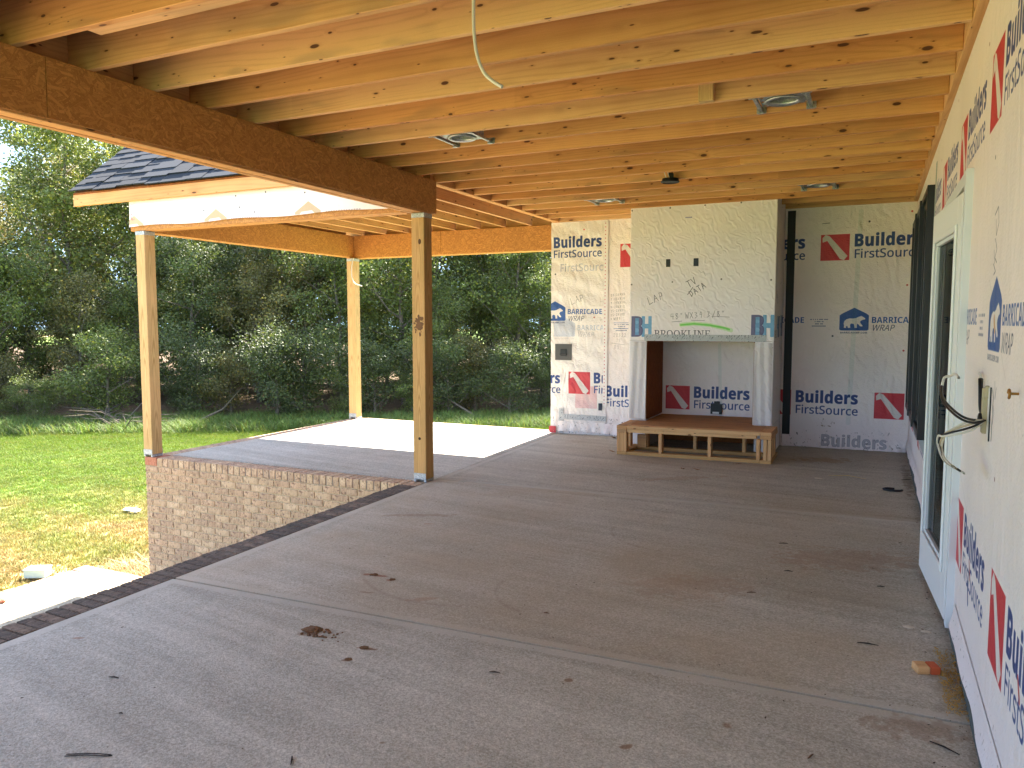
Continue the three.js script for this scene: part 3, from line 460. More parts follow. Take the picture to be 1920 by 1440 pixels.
// door unit: two glazed leaves, the nearer one ajar
{
  const door = new THREE.Group(); door.name = 'door'; house.add(door);
  mesh('frame', [bx(XW - 0.032, XW + 0.12, 0.02, 2.19, -4.2, -4.135), bx(XW - 0.032, XW + 0.12, 0.02, 2.19, -6.115, -6.05), bx(XW - 0.031, XW + 0.12, 2.125, 2.188, -6.05, -4.2)], M.whiteVinyl, door);
  mesh('threshold', bx(XW - 0.03, XW + 0.14, 0.0, 0.026, -6.05, -4.2), std({ color: 0x4a4642, metalness: 0.3, roughness: 0.5 }), door);
  const leafGeo = (L, y0, y1, sgn) => {            // leaf runs from 0 to -L along z
    const st = 0.115, gb = 0.27, gt = 1.93, t = 0.0225;
    return { slab: [bx(-t, t, y0, y1, -st, 0), bx(-t, t, y0, y1, -L, -L + st), bx(-t, t, y0, gb, -L + st, -st), bx(-t, t, gt, y1, -L + st, -st)],
      bead: [[-1, 0.012], [1, 0.012]].flatMap(([s, d]) => { const x0 = s * t, x1 = s * (t + d); return [bx(x0, x1, gb - 0.028, gt + 0.028, -st - 0.004, -st + 0.024, { ch: 0.005 }), bx(x0, x1, gb - 0.028, gt + 0.028, -L + st - 0.024, -L + st + 0.004, { ch: 0.005 }), bx(x0, x1, gb - 0.028, gb + 0.004, -L + st + 0.005, -st - 0.005, { ch: 0.005 }), bx(x0, x1, gt - 0.004, gt + 0.028, -L + st + 0.005, -st - 0.005, { ch: 0.005 })]; }),
      inner: [bx(-t + 0.004, t - 0.004, gb, gb + 0.022, -L + st + 0.001, -st - 0.001), bx(-t + 0.004, t - 0.004, gt - 0.022, gt, -L + st + 0.001, -st - 0.001), bx(-t + 0.004, t - 0.004, gb + 0.022, gt - 0.022, -L + st, -L + st + 0.022), bx(-t + 0.004, t - 0.004, gb + 0.022, gt - 0.022, -st - 0.022, -st)],
      glass: bx(-0.003, 0.003, gb + 0.005, gt - 0.005, -L + st + 0.01, -st - 0.01, { ch: 0 }) };
  };
  const place = (o, x, z, a) => { o.position.set(x, 0, z); o.rotation.y = a; return o; };
  const L1 = leafGeo(0.905, 0.034, 2.095);
  const hz = [XW - 0.012, -4.215, 0.072];
  place(mesh('leaf', L1.slab, M.whitePaint, door), ...hz); place(mesh('glazing_bead', L1.bead, M.whitePaint, door), ...hz); place(mesh('spacer', L1.inner, M.whiteVinyl, door), ...hz); place(mesh('pane', L1.glass, M.glass, door), ...hz);
  for (const [y, h, w] of [[1.84, 0.10, 0.014], [1.26, 0.085, 0.01], [1.155, 0.05, 0.014], [1.06, 0.05, 0.012]]) place(mesh('lock_slot', bx(-0.0238, -0.02, y - h / 2, y + h / 2, -0.905 + 0.045, -0.905 + 0.045 + w), M.blackPlastic, door), ...hz);
  const L2 = leafGeo(0.905, 0.034, 2.095), h2 = [XW + 0.05, -5.14, 0];
  place(mesh('leaf', [...L2.slab, ...L2.bead], M.whitePaint, door), ...h2); place(mesh('pane', L2.glass, M.glass, door), ...h2);
}
// triple black window
{
  const win = new THREE.Group(); win.name = 'window'; house.add(win);
  const z0 = -9.5, z1 = -6.85, y0 = 0.55, y1 = 2.545, u = (z1 - z0) / 3, px = XW - 0.055;
  mesh('frame', [bx(px, XW + 0.09, y0, y1, z0, z0 + 0.05), bx(px, XW + 0.09, y0, y1, z1 - 0.05, z1), bx(px + 0.001, XW + 0.09, y1 - 0.05, y1 - 0.001, z0 + 0.05, z1 - 0.05), bx(px + 0.001, XW + 0.09, y0 + 0.001, y0 + 0.06, z0 + 0.05, z1 - 0.05)], M.blackMetal, win);
  for (let k = 1; k < 3; k++) mesh('mullion', bx(px - 0.012, XW + 0.09, y0 + 0.002, y1 - 0.002, z0 + k * u - 0.045, z0 + k * u + 0.045), M.blackMetal, win);
  for (let k = 0; k < 3; k++) {
    const a = z0 + k * u + 0.052, b = z0 + (k + 1) * u - 0.052, x0 = px + 0.022, x1 = XW + 0.05, s = 0.062;
    mesh('sash', [bx(x0, x1, y0 + 0.063, y1 - 0.053, a, a + s), bx(x0, x1, y0 + 0.063, y1 - 0.053, b - s, b), bx(x0, x1, y0 + 0.063, y0 + 0.063 + s, a + s, b - s), bx(x0, x1, y1 - 0.053 - s, y1 - 0.053, a + s, b - s)], M.blackMetal, win);
    mesh('pane', bx(XW + 0.0, XW + 0.006, y0 + 0.12, y1 - 0.11, a + s - 0.005, b - s + 0.005, { ch: 0 }), M.glass, win);
  }
  mesh('flashing_tape', [bx(XW - 0.003, XW - 0.0005, y0 - 0.15, y1 + 0.16, z1 + 0.002, z1 + 0.09, { ch: 0 })], M.tape = std({ color: 0xa9b0ae, roughness: 0.55 }), win);
  mesh('flashing_tape', [bx(XW - 0.003, XW - 0.0005, y0 - 0.12, y0 - 0.002, z0, z1, { ch: 0 })], M.tape, win);
}
// dark room behind the wall
{
  const room = new THREE.Group(); room.name = 'interior_room'; room.userData.kind = 'structure'; scene.add(room);
  const x0 = XW + WT, x1 = 6, z0 = -10, z1 = 2.6;
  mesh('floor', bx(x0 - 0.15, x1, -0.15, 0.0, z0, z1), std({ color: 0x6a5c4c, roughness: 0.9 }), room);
  mesh('wall', [bx(x1, x1 + 0.15, -0.15, 3.06, z0, z1), bx(x0 + 0.001, x1, 0.0, 3.06, z0 - 0.15, z0 + 0.02), bx(XW, x1, -1.9, 3.06, z1, z1 + 0.15)], M.drywall, room);
  mesh('ceiling', bx(x0, x1, 2.72, 2.8, z0 + 0.02, z1), M.drywall, room);
  mesh('partition', bx(2.6, 2.7, 0, 2.72, -9.9, -2.0), M.drywall, room);
}

// ---------------------------------------------------------------- back wall with wrap
const cBack = wrapPainter(4.45, 2.92, 440, -4.04, 2.86, 3, [241, 229, 223]);
{
  const P = cBack, g = P.g;
  P.clip(-3.24, 0.42, -0.1, 2.9, () => {
    for (let k = -2; k < 1; k++) P.builders(-0.61 + k * period, 2.50);
    for (let k = -2; k < 1; k++) P.barricade(-0.38 + k * period, 1.65);
    for (let k = -2; k < 1; k++) P.builders(0.02 + k * period, 0.67);
    P.alpha(0.35, () => P.text('Builders', -0.55, 0.03, 0.12, 0.72, '#4a4f5c'));
    P.rect(-3.24, 0.64, 0.30, 0.3, '#efe3dc'); P.words(-3.25, 0.64);
  });
  P.clip(-4.04, -3.24, -0.1, 2.9, () => {
    P.rect(-4.04, 2.9, 0.8, 3.0, '#ebe2da');
    P.alpha(0.22, () => { P.text('FirstSource', -3.90, 2.165, 0.098, 0.70, NAVY, ''); P.barricade(-3.98, 1.55); P.block(-3.66, 0.62); });
    P.words(-4.00, 2.63); P.barricade(-4.12, 1.765); P.builders(-3.76, 0.81); P.words(-4.58, 0.79);
    P.hand('LAP', -3.72, 1.715, 0.085, 0.32, 0.005, '#6d6a66', penR);
  });
  const list = ['20-2X4X8', '3-2X6X10', '9-2X6X10', '4-2X6X12', '25-2X4X1', '25-2X10X', '3 WXB8'];
  list.forEach((s, i) => P.hand(s, -3.17, 1.82 - i * 0.052, 0.03, 0.07, 0.003, '#77706c', penR));
  P.rect(-3.13, 1.475, 0.2, 0.006, '#5566a0'); P.rect(-3.13, 1.40, 0.2, 0.006, '#5566a0'); P.small(-3.12, 1.455);
  P.hand('22322', -3.13, 1.29, 0.045, 0, 0.003, '#8a827c', penR); P.hand('11', -3.09, 1.22, 0.045, 0, 0.003, '#8a827c', penR); P.pen([[-3.17, 1.205], [-2.98, 1.185]], 0.003, '#8a827c'); P.hand('33', -3.12, 1.125, 0.05, 0, 0.003, '#8a827c', penR);
  P.alpha(0.10, () => { P.pen([[-0.19, 2.75], [-0.25, 0.3]], 0.05, '#4f8a7a'); P.pen([[-1.75, 1.2], [-1.72, 0.3]], 0.04, '#4f8a7a'); });
  for (const [u, y, c] of [[-3.55, 2.71, '#c05048'], [-3.96, 2.13, '#55504c'], [-3.40, 1.545, '#b8604c'], [-0.10, 2.63, '#2a2624'], [-0.45, 1.32, '#3a3634'], [0.33, 2.72, '#c04038'], [0.31, 1.9, '#b84840'], [0.30, 1.16, '#b84840']]) P.dot(u, y, 0.011, c);
  P.pen([[-0.60, 2.63], [-0.52, 2.635]], 0.006, '#4a4440');
  P.dirt(700, -4.04, 0.4, -0.05, 0.20, penR, ['#5a4a3c', '#77685a', '#8a7c6c', '#3a332c'], 0.002, 0.012);
  P.dirt(14, -0.60, -0.4, 0.25, 0.34, penR, ['#8a7560'], 0.004, 0.016);
}
M.wrapBack = std({ map: cBack.tex(), roughness: 0.46, bumpMap: crA, bumpScale: 0.020 });
function tapeTex(kind) {
  const [cv, g] = canvas(512, 64);
  if (kind === 'red') { g.fillStyle = '#ebe2dc'; g.fillRect(0, 0, 512, 64); for (let i = 0; i < 26; i++) { g.save(); g.translate(i * 20 + 6, 20 + (i % 2) * 24); g.rotate(0.78); g.fillStyle = i % 3 ? '#cc4a48' : '#b43a3c'; g.fillRect(-5, -5, 10, 10); g.restore(); } }
  else { g.fillStyle = '#b2b4b4'; g.fillRect(0, 0, 512, 64); const r = rng(kind === 'gray' ? 8 : 9); for (let i = 0; i < 60; i++) { g.fillStyle = ['#3c4447', '#868a8c', '#cccfcf', '#62686c'][Math.floor(r() * 4)]; g.save(); g.translate(r() * 512, 8 + r() * 48); g.rotate(-1.2 + r() * 0.5); g.fillRect(-9, -2, 12 + r() * 14, 2 + r() * 4); g.restore(); } }
  const t = new THREE.CanvasTexture(cv); t.colorSpace = THREE.SRGBColorSpace; t.wrapS = t.wrapT = THREE.RepeatWrapping; t.repeat.set(1 / 0.62, 1 / 0.075); return t;
}
M.tapeGray = std({ map: tapeTex('gray'), roughness: 0.45, bumpMap: crB, bumpScale: 0.002 });
M.tapeRed = std({ map: tapeTex('red'), roughness: 0.5 });
const back = thing('fireplace_wall', 'end wall in printed white wrap on both sides of the fireplace', 'end wall');
mesh('wrap_sheet', bx(-4.02, XW - 0.001, -0.16, WTOP, ZB - 0.19, ZB, { ch: 0.006 }), M.wrapBack, back);
{
  const g = new THREE.PlaneGeometry(0.80, 2.84, 40, 120), p = g.attributes.position, uv = g.attributes.uv;     // loose outer sheet
  for (let i = 0; i < p.count; i++) { const x = p.getX(i) - 3.622, y = p.getY(i) + 1.40; p.setXYZ(i, x, y, ZB + 0.0035 + 0.010 * fbm(x * 7 + 3, y * 1.8, 3) + 0.004 * Math.sin(y * 26 + x * 9)); uv.setXY(i, x, y); }
  g.computeVertexNormals(); mesh('wrap_sheet', g, ds(M.wrapBack), back);
  mesh('seam_tape', bx(-3.268, -3.21, 0.36, 2.80, ZB + 0.0145, ZB + 0.016, { grain: 'y', ch: 0 }), M.tapeRed, back);
  mesh('lap_tape', bx(-3.83, -3.22, 0.155, 0.225, ZB + 0.0150, ZB + 0.0170, { grain: 'x', ch: 0 }), M.tapeGray, back);
  mesh('lap_tape', bx(-3.90, -3.83, -0.03, 0.30, ZB + 0.0150, ZB + 0.0170, { grain: 'y', ch: 0 }), M.tapeGray, back);
  mesh('flashing_patch', bx(-3.955, -3.715, 0.965, 1.185, ZB + 0.0152, ZB + 0.018), std({ color: 0x565554, roughness: 0.7 }), back);
  mesh('outlet_box', [bx(-3.875, -3.79, 1.02, 1.115, ZB + 0.016, ZB + 0.028), bx(-3.885, -3.78, 1.035, 1.055, ZB + 0.016, ZB + 0.031)], M.blackPlastic, back);
  mesh('outlet_box', [bx(-3.325, -3.275, 0.30, 0.395, ZB + 0.014, ZB + 0.024)], std({ color: 0x1a2438, roughness: 0.5 }), back);
  mesh('outlet_box', [bx(-1.84, -1.70, 0.33, 0.46, ZB + 0.001, ZB + 0.03), bx(-1.80, -1.73, 0.455, 0.49, ZB + 0.001, ZB + 0.02)], M.blackPlastic, back);
  mesh('outlet_label', bx(-1.815, -1.735, 0.335, 0.36, ZB + 0.0302, ZB + 0.032), M.whitePaint, back);
  mesh('corner_flashing', bx(-0.985, -0.895, 0.02, 2.80, ZB + 0.0005, ZB + 0.007), std({ color: 0x121315, roughness: 0.55 }), back);
  const hem = (x0, x1, s) => { const n = Math.round((x1 - x0) / 0.02), q = new THREE.PlaneGeometry(1, 1, n, 6), pp = q.attributes.position, u2 = q.attributes.uv; for (let i = 0; i < pp.count; i++) { const x = x0 + (pp.getX(i) + 0.5) * (x1 - x0), t = 0.5 - pp.getY(i); const yb = -0.035 + 0.05 * fbm(x * 5 + s, 3, 3); pp.setXYZ(i, x, mix(0.13, yb, t), ZB + 0.018 + t * (0.03 * fbm(x * 4 + s, 1, 3)) + 0.012 * t * Math.sin(x * 40 + 6 * fbm(x * 6, s))); u2.setXY(i, x, mix(0.13, 0, t)); } q.computeVertexNormals(); return q; };
  mesh('wrap_hem', hem(-4.0, -2.68, 1), ds(M.wrapBack), back); mesh('wrap_hem', hem(-0.98, 0.36, 2), ds(M.wrapBack), back);
  mesh('red_tape_end', bx(-4.03, -3.93, -0.035, 0.055, ZB + 0.046, ZB + 0.049), std({ color: 0xb8343c, roughness: 0.6 }), back);
}

// ---------------------------------------------------------------- fireplace chase
const ZC = -8.97, CX0 = -2.67, CX1 = -1.01, OX0 = -2.46, OX1 = -1.215, OY = 1.27;
const cCh = wrapPainter(1.70, 2.90, 640, -2.69, 2.88, 4, [238, 230, 227]);
{
  const P = cCh, g = P.g;
  const bh = (u, y) => { P.alpha(0.85, () => { P.text('H', u + 0.13, y - 0.235, 0.235, 0.15, '#5d9cc8'); P.text('B', u, y - 0.235, 0.235, 0.17, '#4f4f78'); P.rect(u + 0.065, y - 0.02, 0.045, 0.2, '#6aa4d0'); }); };
  bh(-2.665, 1.55); bh(-1.28, 1.56);
  P.text('BROOKLINE', -2.37, 1.305, 0.085, 0.66, '#3a3a40', '', 'serif');
  P.hand('LAP', -2.43, 1.69, 0.085, 0.38, 0.005, '#4a4644', penR);
  P.hand('TV', -1.965, 1.88, 0.075, 0.55, 0.006, '#2e2a2a', penR); P.pen([[-1.98, 1.80], [-1.92, 1.885]], 0.006, '#2e2a2a'); P.hand('DATA', -1.935, 1.775, 0.065, 0.58, 0.006, '#2e2a2a', penR);
  P.hand('48"WX39 3/8"', -2.17, 1.515, 0.068, 0.05, 0.0042, '#6a6462', penR); P.pen([[-2.16, 1.485], [-2.04, 1.495]], 0.004, '#5a5452'); P.pen([[-1.93, 1.505], [-1.78, 1.50]], 0.004, '#5a5452'); P.pen([[-1.70, 1.55], [-1.50, 1.54]], 0.004, '#7a7472');
  P.alpha(0.35, () => P.pen([[-2.05, 1.452], [-1.90, 1.468], [-1.72, 1.45], [-1.55, 1.41], [-1.48, 1.39]], 0.045, '#8ee060')); P.alpha(0.85, () => P.pen([[-2.05, 1.450], [-1.90, 1.464], [-1.72, 1.448], [-1.56, 1.418], [-1.50, 1.40]], 0.022, '#6fd54a'));
  P.pen([[-1.86, 2.08], [-1.83, 2.05], [-1.80, 2.06], [-1.78, 2.01]], 0.003, '#8a827e');
  for (let k = 0; k < 6; k++) P.rect(-2.02 + k * 0.013, 2.69, 0.009, 0.012, '#6868a0');
  for (const [u, y] of [[-2.655, 2.80], [-2.20, 2.805], [-1.80, 2.81], [-1.40, 2.815], [-2.16, 1.95], [-1.60, 1.97], [-1.06, 1.95], [-2.65, 1.93], [-1.17, 1.17], [-1.03, 1.20], [-1.19, 0.72], [-2.50, 0.72]]) P.dot(u, y, 0.010, '#6a625e');
  P.dirt(90, -2.68, -1.0, 0.25, 2.8, penR, ['#6d6058', '#5a5450'], 0.001, 0.003);
}
M.wrapChase = std({ map: cCh.tex(), roughness: 0.48, bumpMap: crB, bumpScale: 0.0055 });
const chase = thing('fireplace_chase', 'fireplace chase boxed in crinkled white wrap with an empty opening', 'fireplace');
mesh('chase_body', [bx(CX0, CX1, OY, 3.04, ZB + 0.022, ZC, { ch: 0.006 }), bx(CX0, OX0, 0.318, OY - 0.0005, ZB + 0.022, ZC, { ch: 0.006 }), bx(OX1, CX1, 0.318, OY - 0.0005, ZB + 0.022, ZC, { ch: 0.006 }), bx(CX1 - 0.2, CX1, -0.03, 0.3175, ZB + 0.022, ZC - 0.08, { ch: 0.004 }), bx(CX0, CX0 + 0.2, -0.04, 0.3175, ZB + 0.022, ZC - 0.08, { ch: 0.004 })], M.wrapChase, chase);
mesh('jamb_stud', bx(OX0 + 0.001, OX0 + 0.012, 0.32, OY - 0.001, ZB + 0.06, ZC - 0.02, { grain: 'y' }), M.deck, chase);  // both jamb studs: darker board colour stands in for shade in the opening
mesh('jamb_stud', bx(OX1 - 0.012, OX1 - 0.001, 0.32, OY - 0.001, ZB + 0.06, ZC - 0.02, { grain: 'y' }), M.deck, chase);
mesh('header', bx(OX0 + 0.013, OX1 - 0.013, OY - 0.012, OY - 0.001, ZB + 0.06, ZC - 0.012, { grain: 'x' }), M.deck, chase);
mesh('lintel_tape', bx(-2.485, -1.095, 1.262, 1.338, ZC + 0.001, ZC + 0.004, { grain: 'x', ch: 0 }), M.tapeGray, chase);
mesh('outlet_box', [bx(-2.238, -2.188, 2.125, 2.215, ZC + 0.0005, ZC + 0.007)], M.blackPlastic, chase);
mesh('outlet_box', [bx(-1.918, -1.862, 2.125, 2.215, ZC + 0.0005, ZC + 0.007)], std({ color: 0x141c30, roughness: 0.45 }), chase);
for (const [x, s] of [[OX0, 1], [OX1, -1]]) {     // loose wrap returns hanging at the opening
  const g = new THREE.PlaneGeometry(1, 1, 8, 40), p = g.attributes.position, uv = g.attributes.uv;
  for (let i = 0; i < p.count; i++) { const a = p.getX(i) + 0.5, y = mix(0.325, OY - 0.02, p.getY(i) + 0.5); const w = s > 0 ? 0.20 : 0.195; p.setXYZ(i, x - s * a * w + s * 0.004, y, ZC + 0.003 + 0.016 * fbm(a * 2 + s * 3, y * 2.2, 3) + 0.006 * Math.sin(a * 14 + y * 3)); uv.setXY(i, p.getX(i), y); }
  g.computeVertexNormals(); mesh('wrap_flap', g, ds(M.wrapPlain), chase);
}
// hearth framing
M.hearthPly = std({ map: M.pineA.map, color: 0xdccdb8, roughness: 0.8 });
{
  const h = thing('hearth_frame', 'raised timber hearth frame with open stud bays below the fireplace', 'hearth', null, [-1.79, FLOOR(-1.79), 0]); h.rotation.z = 0.0105;
  const X0 = -0.85, X1 = 0.845, ZF = -8.42, t = 0.038, top = 0.335, r = rng(61);
  const part = (n, a, m, grain) => mesh(n, bx(...a, { grain, ou: r() * 4, ov: r(), ch: 0.003 }), m, h);
  part('bottom_plate', [X0 + 0.115, X1 - 0.115, 0.0, t, ZF - 0.09, ZF], M.treatedGreen, 'x');
  part('bottom_plate', [X0, X0 + 0.113, 0.0, t, ZF - 0.60, ZF], M.treatedGreen, 'z'); part('bottom_plate', [X1 - 0.113, X1, 0.0, t, ZF - 0.60, ZF], M.treatedGreen, 'z');
  part('back_plate', [X0 + 0.115, X1 - 0.115, 0.0, t, ZF - 0.52, ZF - 0.43], M.treatedGreen, 'x');
  for (let k = 0; k < 3; k++) { part('stud', [X0 + 0.001 + k * 0.0385, X0 + 0.038 + k * 0.0385, t, top - 0.078, ZF - 0.089, ZF - 0.001 * k], M.pineB, 'y'); }
  for (let k = 0; k < 2; k++) part('stud', [X1 - 0.038 - k * 0.045 - 0.03 * (1 - k) * 0, X1 - k * 0.045 - 0.001, t, top - 0.078, ZF - 0.089, ZF - 0.001 * k], M.pineA, 'y');
  part('stud', [X1 - 0.155, X1 - 0.117, t, top - 0.078, ZF - 0.089, ZF - 0.004], M.pineB, 'y');
  for (const x of [-0.345, 0.20]) part('stud', [x - 0.019, x + 0.019, t, top - 0.078, ZF - 0.089, ZF - 0.002], M.pineA, 'y');
  for (const x of [-0.62, -0.05, 0.50]) part('stud', [x - 0.019, x + 0.019, t, top - 0.078, ZF - 0.52, ZF - 0.44], M.pineB, 'y');
  for (const x of [X0 + 0.01, X1 - 0.048]) for (const z of [-0.22, -0.40]) part('stud', [x, x + 0.038, t, top - 0.078, ZF + z - 0.089, ZF + z], M.pineA, 'y');
  part('header_plate', [X0 + 0.117, X1 - 0.156, top - 0.078, top - 0.040, ZF - 0.09, ZF - 0.012], M.pineA, 'x');
  part('side_plate', [X0 + 0.001, X0 + 0.115, top - 0.077, top - 0.039, ZF - 0.58, ZF - 0.001], M.pineB, 'z'); part('side_plate', [X1 - 0.115, X1 - 0.001, top - 0.077, top - 0.039, ZF - 0.58, ZF - 0.001], M.pineB, 'z');
  part('top_board', [X0 + 0.117, X1 - 0.117, top - 0.038, top, ZF - 0.12, ZF + 0.002], M.pineA, 'x');
  part('top_board', [X0, X0 + 0.115, top - 0.038, top + 0.001, ZF - 0.54, ZF + 0.001], M.pineB, 'z'); part('top_board', [X1 - 0.115, X1, top - 0.038, top + 0.001, ZF - 0.54, ZF + 0.001], M.pineB, 'z');
  part('deck_sheet', [X0 + 0.117, X1 - 0.117, top - 0.024, top - 0.002, ZF - 0.549, ZF - 0.122], M.hearthPly, 'x');
  part('deck_sheet', [-0.665, 0.57, top - 0.024, top - 0.003, ZB + 0.03, ZF - 0.551], M.hearthPly, 'x');
  part('added_void_board', [-0.66, 0.565, 0.004, top - 0.03, ZB + 0.04, ZB + 0.052], M.deck, 'x');  // board added at the back to darken the void under the hearth
  part('cross_block', [X0 + 0.14, X0 + 0.25, t, 0.19, ZF - 0.40, ZF - 0.36], M.pineB, 'x');
}
// ---------------------------------------------------------------- beams
function plies(o, ax, a0, a1, c0, c1, y0, y1, n = 3) {            // laminated beam: plies side by side
  const w = (c1 - c0) / n;
  for (let k = 0; k < n; k++) { const p0 = c0 + k * w, p1 = p0 + w - 0.0008, y = y0 + [0, 0.003, 0.001][k % 3]; mesh('ply', ax === 'z' ? bx(p0, p1, y, y1, a0, a1, { grain: 'z', ou: k * 1.3, ov: k * 0.31, ch: 0.003 }) : bx(a0, a1, y, y1, p0, p1, { grain: 'x', ou: k * 1.3, ov: k * 0.31, ch: 0.003 }), k % 2 ? M.plyB : M.ply, o); }
}
const RZ = 2.5;                                 // open end of the porch roof
const BX1 = -3.83, BX0 = -3.97, BYB = 2.502;
{
  const b = thing('porch_beam', 'long dropped porch beam clad in dark strand board over the ledge', 'beam');
  plies(b, 'z', -6.40, RZ, BX0 - 0.02, BX1 - 0.0125, BYB, CEIL - 0.04);
  mesh('top_plate', bx(BX0 - 0.02, BX1 - 0.0125, CEIL - 0.0395, CEIL - 0.001, -6.40, RZ, { grain: 'z' }), M.pineB, b);
  let z = RZ; for (const e of [-0.17, -2.607, -5.083, -6.42]) { mesh('strand_board_panel', bx(BX1 - 0.0115, BX1, BYB + 0.014 + 0.003 * Math.sin(e), CEIL - 0.002, e + 0.003, z - 0.001, { grain: 'z', ou: e * 2.1, ov: e, ch: 0.0015 }), M.osb, b); z = e; }
  mesh('end_cap', bx(BX0 - 0.02, BX1 - 0.0005, BYB + 0.014, CEIL - 0.002, -6.432, -6.4205, { grain: 'x' }), M.osb, b);
}
const PBX = -7.58;
{
  const b = thing('side_porch_front_beam', 'side porch beam between the two nearer posts, wrapped white outside', 'beam');
  plies(b, 'x', PBX, BX0 - 0.022, ZP1 - 0.15, ZP1 - 0.012, 2.495, CEIL - 0.002);
  mesh('strand_board_panel', bx(PBX, BX0 - 0.022, 2.497, CEIL - 0.003, ZP1 - 0.011, ZP1, { grain: 'x' }), M.osb, b);
  const c = wrapPainter(3.7, 0.4, 420, -7.62, 2.86, 8, [240, 227, 220]);
  for (const u of [-7.51, -6.28, -5.06, -3.84]) { const g = c.g; g.fillStyle = '#c9ac84'; g.beginPath(); for (const [a, y] of [[u - 0.16, 2.54], [u - 0.16, 2.565], [u, 2.665], [u + 0.16, 2.565], [u + 0.16, 2.54], [u + 0.09, 2.54], [u + 0.05, 2.572], [u - 0.08, 2.565], [u - 0.10, 2.54]]) g.lineTo(c.X(a), c.Y(y)); g.closePath(); g.fill(); c.alpha(0.5, () => { for (let k = 0; k < 14; k++) c.rect(u + 0.22 + k * 0.03, 2.557, 0.02, 0.012, '#8a7c78'); }); }
  for (const [u, y] of [[-6.45, 2.66], [-5.95, 2.66], [-5.75, 2.60], [-6.0, 2.78], [-5.6, 2.79], [-5.1, 2.75]]) c.dot(u, y, 0.009, '#5c5a58');
  c.dirt(26, -7.58, -7.50, 2.62, 2.80, penR, ['#d05a58', '#c84848'], 0.004, 0.012);
  const wm = std({ map: c.tex(), roughness: 0.5, bumpMap: crA, bumpScale: 0.006 });
  const g = new THREE.PlaneGeometry(1, 1, 90, 10), p = g.attributes.position, uv = g.attributes.uv;
  for (let i = 0; i < p.count; i++) { const x = mix(PBX - 0.004, BX0 - 0.03, p.getX(i) + 0.5), t = 0.5 - p.getY(i), y = mix(2.822, 2.542 + 0.008 * Math.sin(x * 5), t); p.setXYZ(i, x, y, ZP1 + 0.002 + 0.006 * fbm(x * 3, y * 8, 3) + t * t * t * 0.012); uv.setXY(i, x, y); }
  g.computeVertexNormals(); mesh('wrap_sheet', g, ds(wm), b);
  mesh('wrap_return', bx(PBX - 0.004, PBX - 0.001, 2.55, 2.822, ZP1 - 0.14, ZP1 + 0.004, { ch: 0 }), M.wrapPlain, b);
}
{
  const b = thing('side_porch_side_beam', 'outer side porch beam running back between the corner posts', 'beam');
  plies(b, 'z', -9.948, ZP1 - 0.152, PBX + 0.012, -7.445, 2.487, CEIL - 0.002);
  mesh('strand_board_panel', bx(-7.4445, -7.433, 2.492, CEIL - 0.003, -8.45, ZP1 - 0.152, { grain: 'z', ou: 0.3 }), M.osb, b); mesh('strand_board_panel', bx(-7.4445, -7.433, 2.492, CEIL - 0.003, -9.948, -8.453, { grain: 'z', ou: 0.7 }), M.osb, b);
  mesh('strand_board_panel', bx(PBX, PBX + 0.011, 2.492, CEIL - 0.003, -9.948, ZP1 - 0.152, { grain: 'z', ou: 0.3 }), M.osb, b);
}
{
  const b = thing('side_porch_rear_beam', 'rear side porch beam of orange strand board meeting the wrapped wall', 'beam');
  plies(b, 'x', PBX, -4.021, -10.10, -9.9615, 2.472, CEIL - 0.002);
  mesh('strand_board_panel', bx(-7.4325, -5.86, 2.480, CEIL - 0.003, -9.961, -9.95, { grain: 'x', ou: 0.5 }), M.osb, b); mesh('strand_board_panel', bx(-5.857, -4.021, 2.480, CEIL - 0.003, -9.961, -9.95, { grain: 'x', ou: 0.9 }), M.osb, b);
}
// ---------------------------------------------------------------- posts
function post(x, z, y0, y1, label, seed, m) {
  const o = thing('timber_post', label, 'post', 'square timber posts of the porch', [x, y0, z]); const h = y1 - y0, w = 0.07;
  mesh('shaft', bx(-w, w, 0.028, h - 0.001, -w, w, { grain: 'y', ou: seed * 0.7, ov: seed * 0.14 + 0.07, ch: 0.005 }), m, o);
  mesh('post_base', [bx(-w - 0.002, w + 0.002, 0.022, 0.0275, -w - 0.002, w + 0.002), bx(-w + 0.002, w - 0.002, 0.0275, 0.085, w + 0.0005, w + 0.003), bx(-w + 0.002, w - 0.002, 0.0275, 0.085, -w - 0.003, -w - 0.0005), bx(-w, -w + 0.028, 0, 0.0225, -w, w), bx(w - 0.028, w, 0, 0.0225, -w, w)], M.galvDull, o);
  mesh('post_cap', [bx(-w + 0.002, w + 0.004, h - 0.045, h - 0.002, w + 0.0005, w + 0.003), bx(w + 0.0005, w + 0.003, h - 0.045, h - 0.002, -w, w + 0.0005)], M.galvDull, o);
  return o;
}
const pA = post(-3.9, -6.27, YP, 2.502, 'stained square timber post where the ledge meets the brick wall', 1, M.treatedGreen);
const smudge = dataTex(64, 64, (x, y) => { const n = fbm(x / 7, y / 7, 3); return c3([80 + n * 70, 58 + n * 52, 40 + n * 34]); }, { repeat: [0.14, 0.14] });
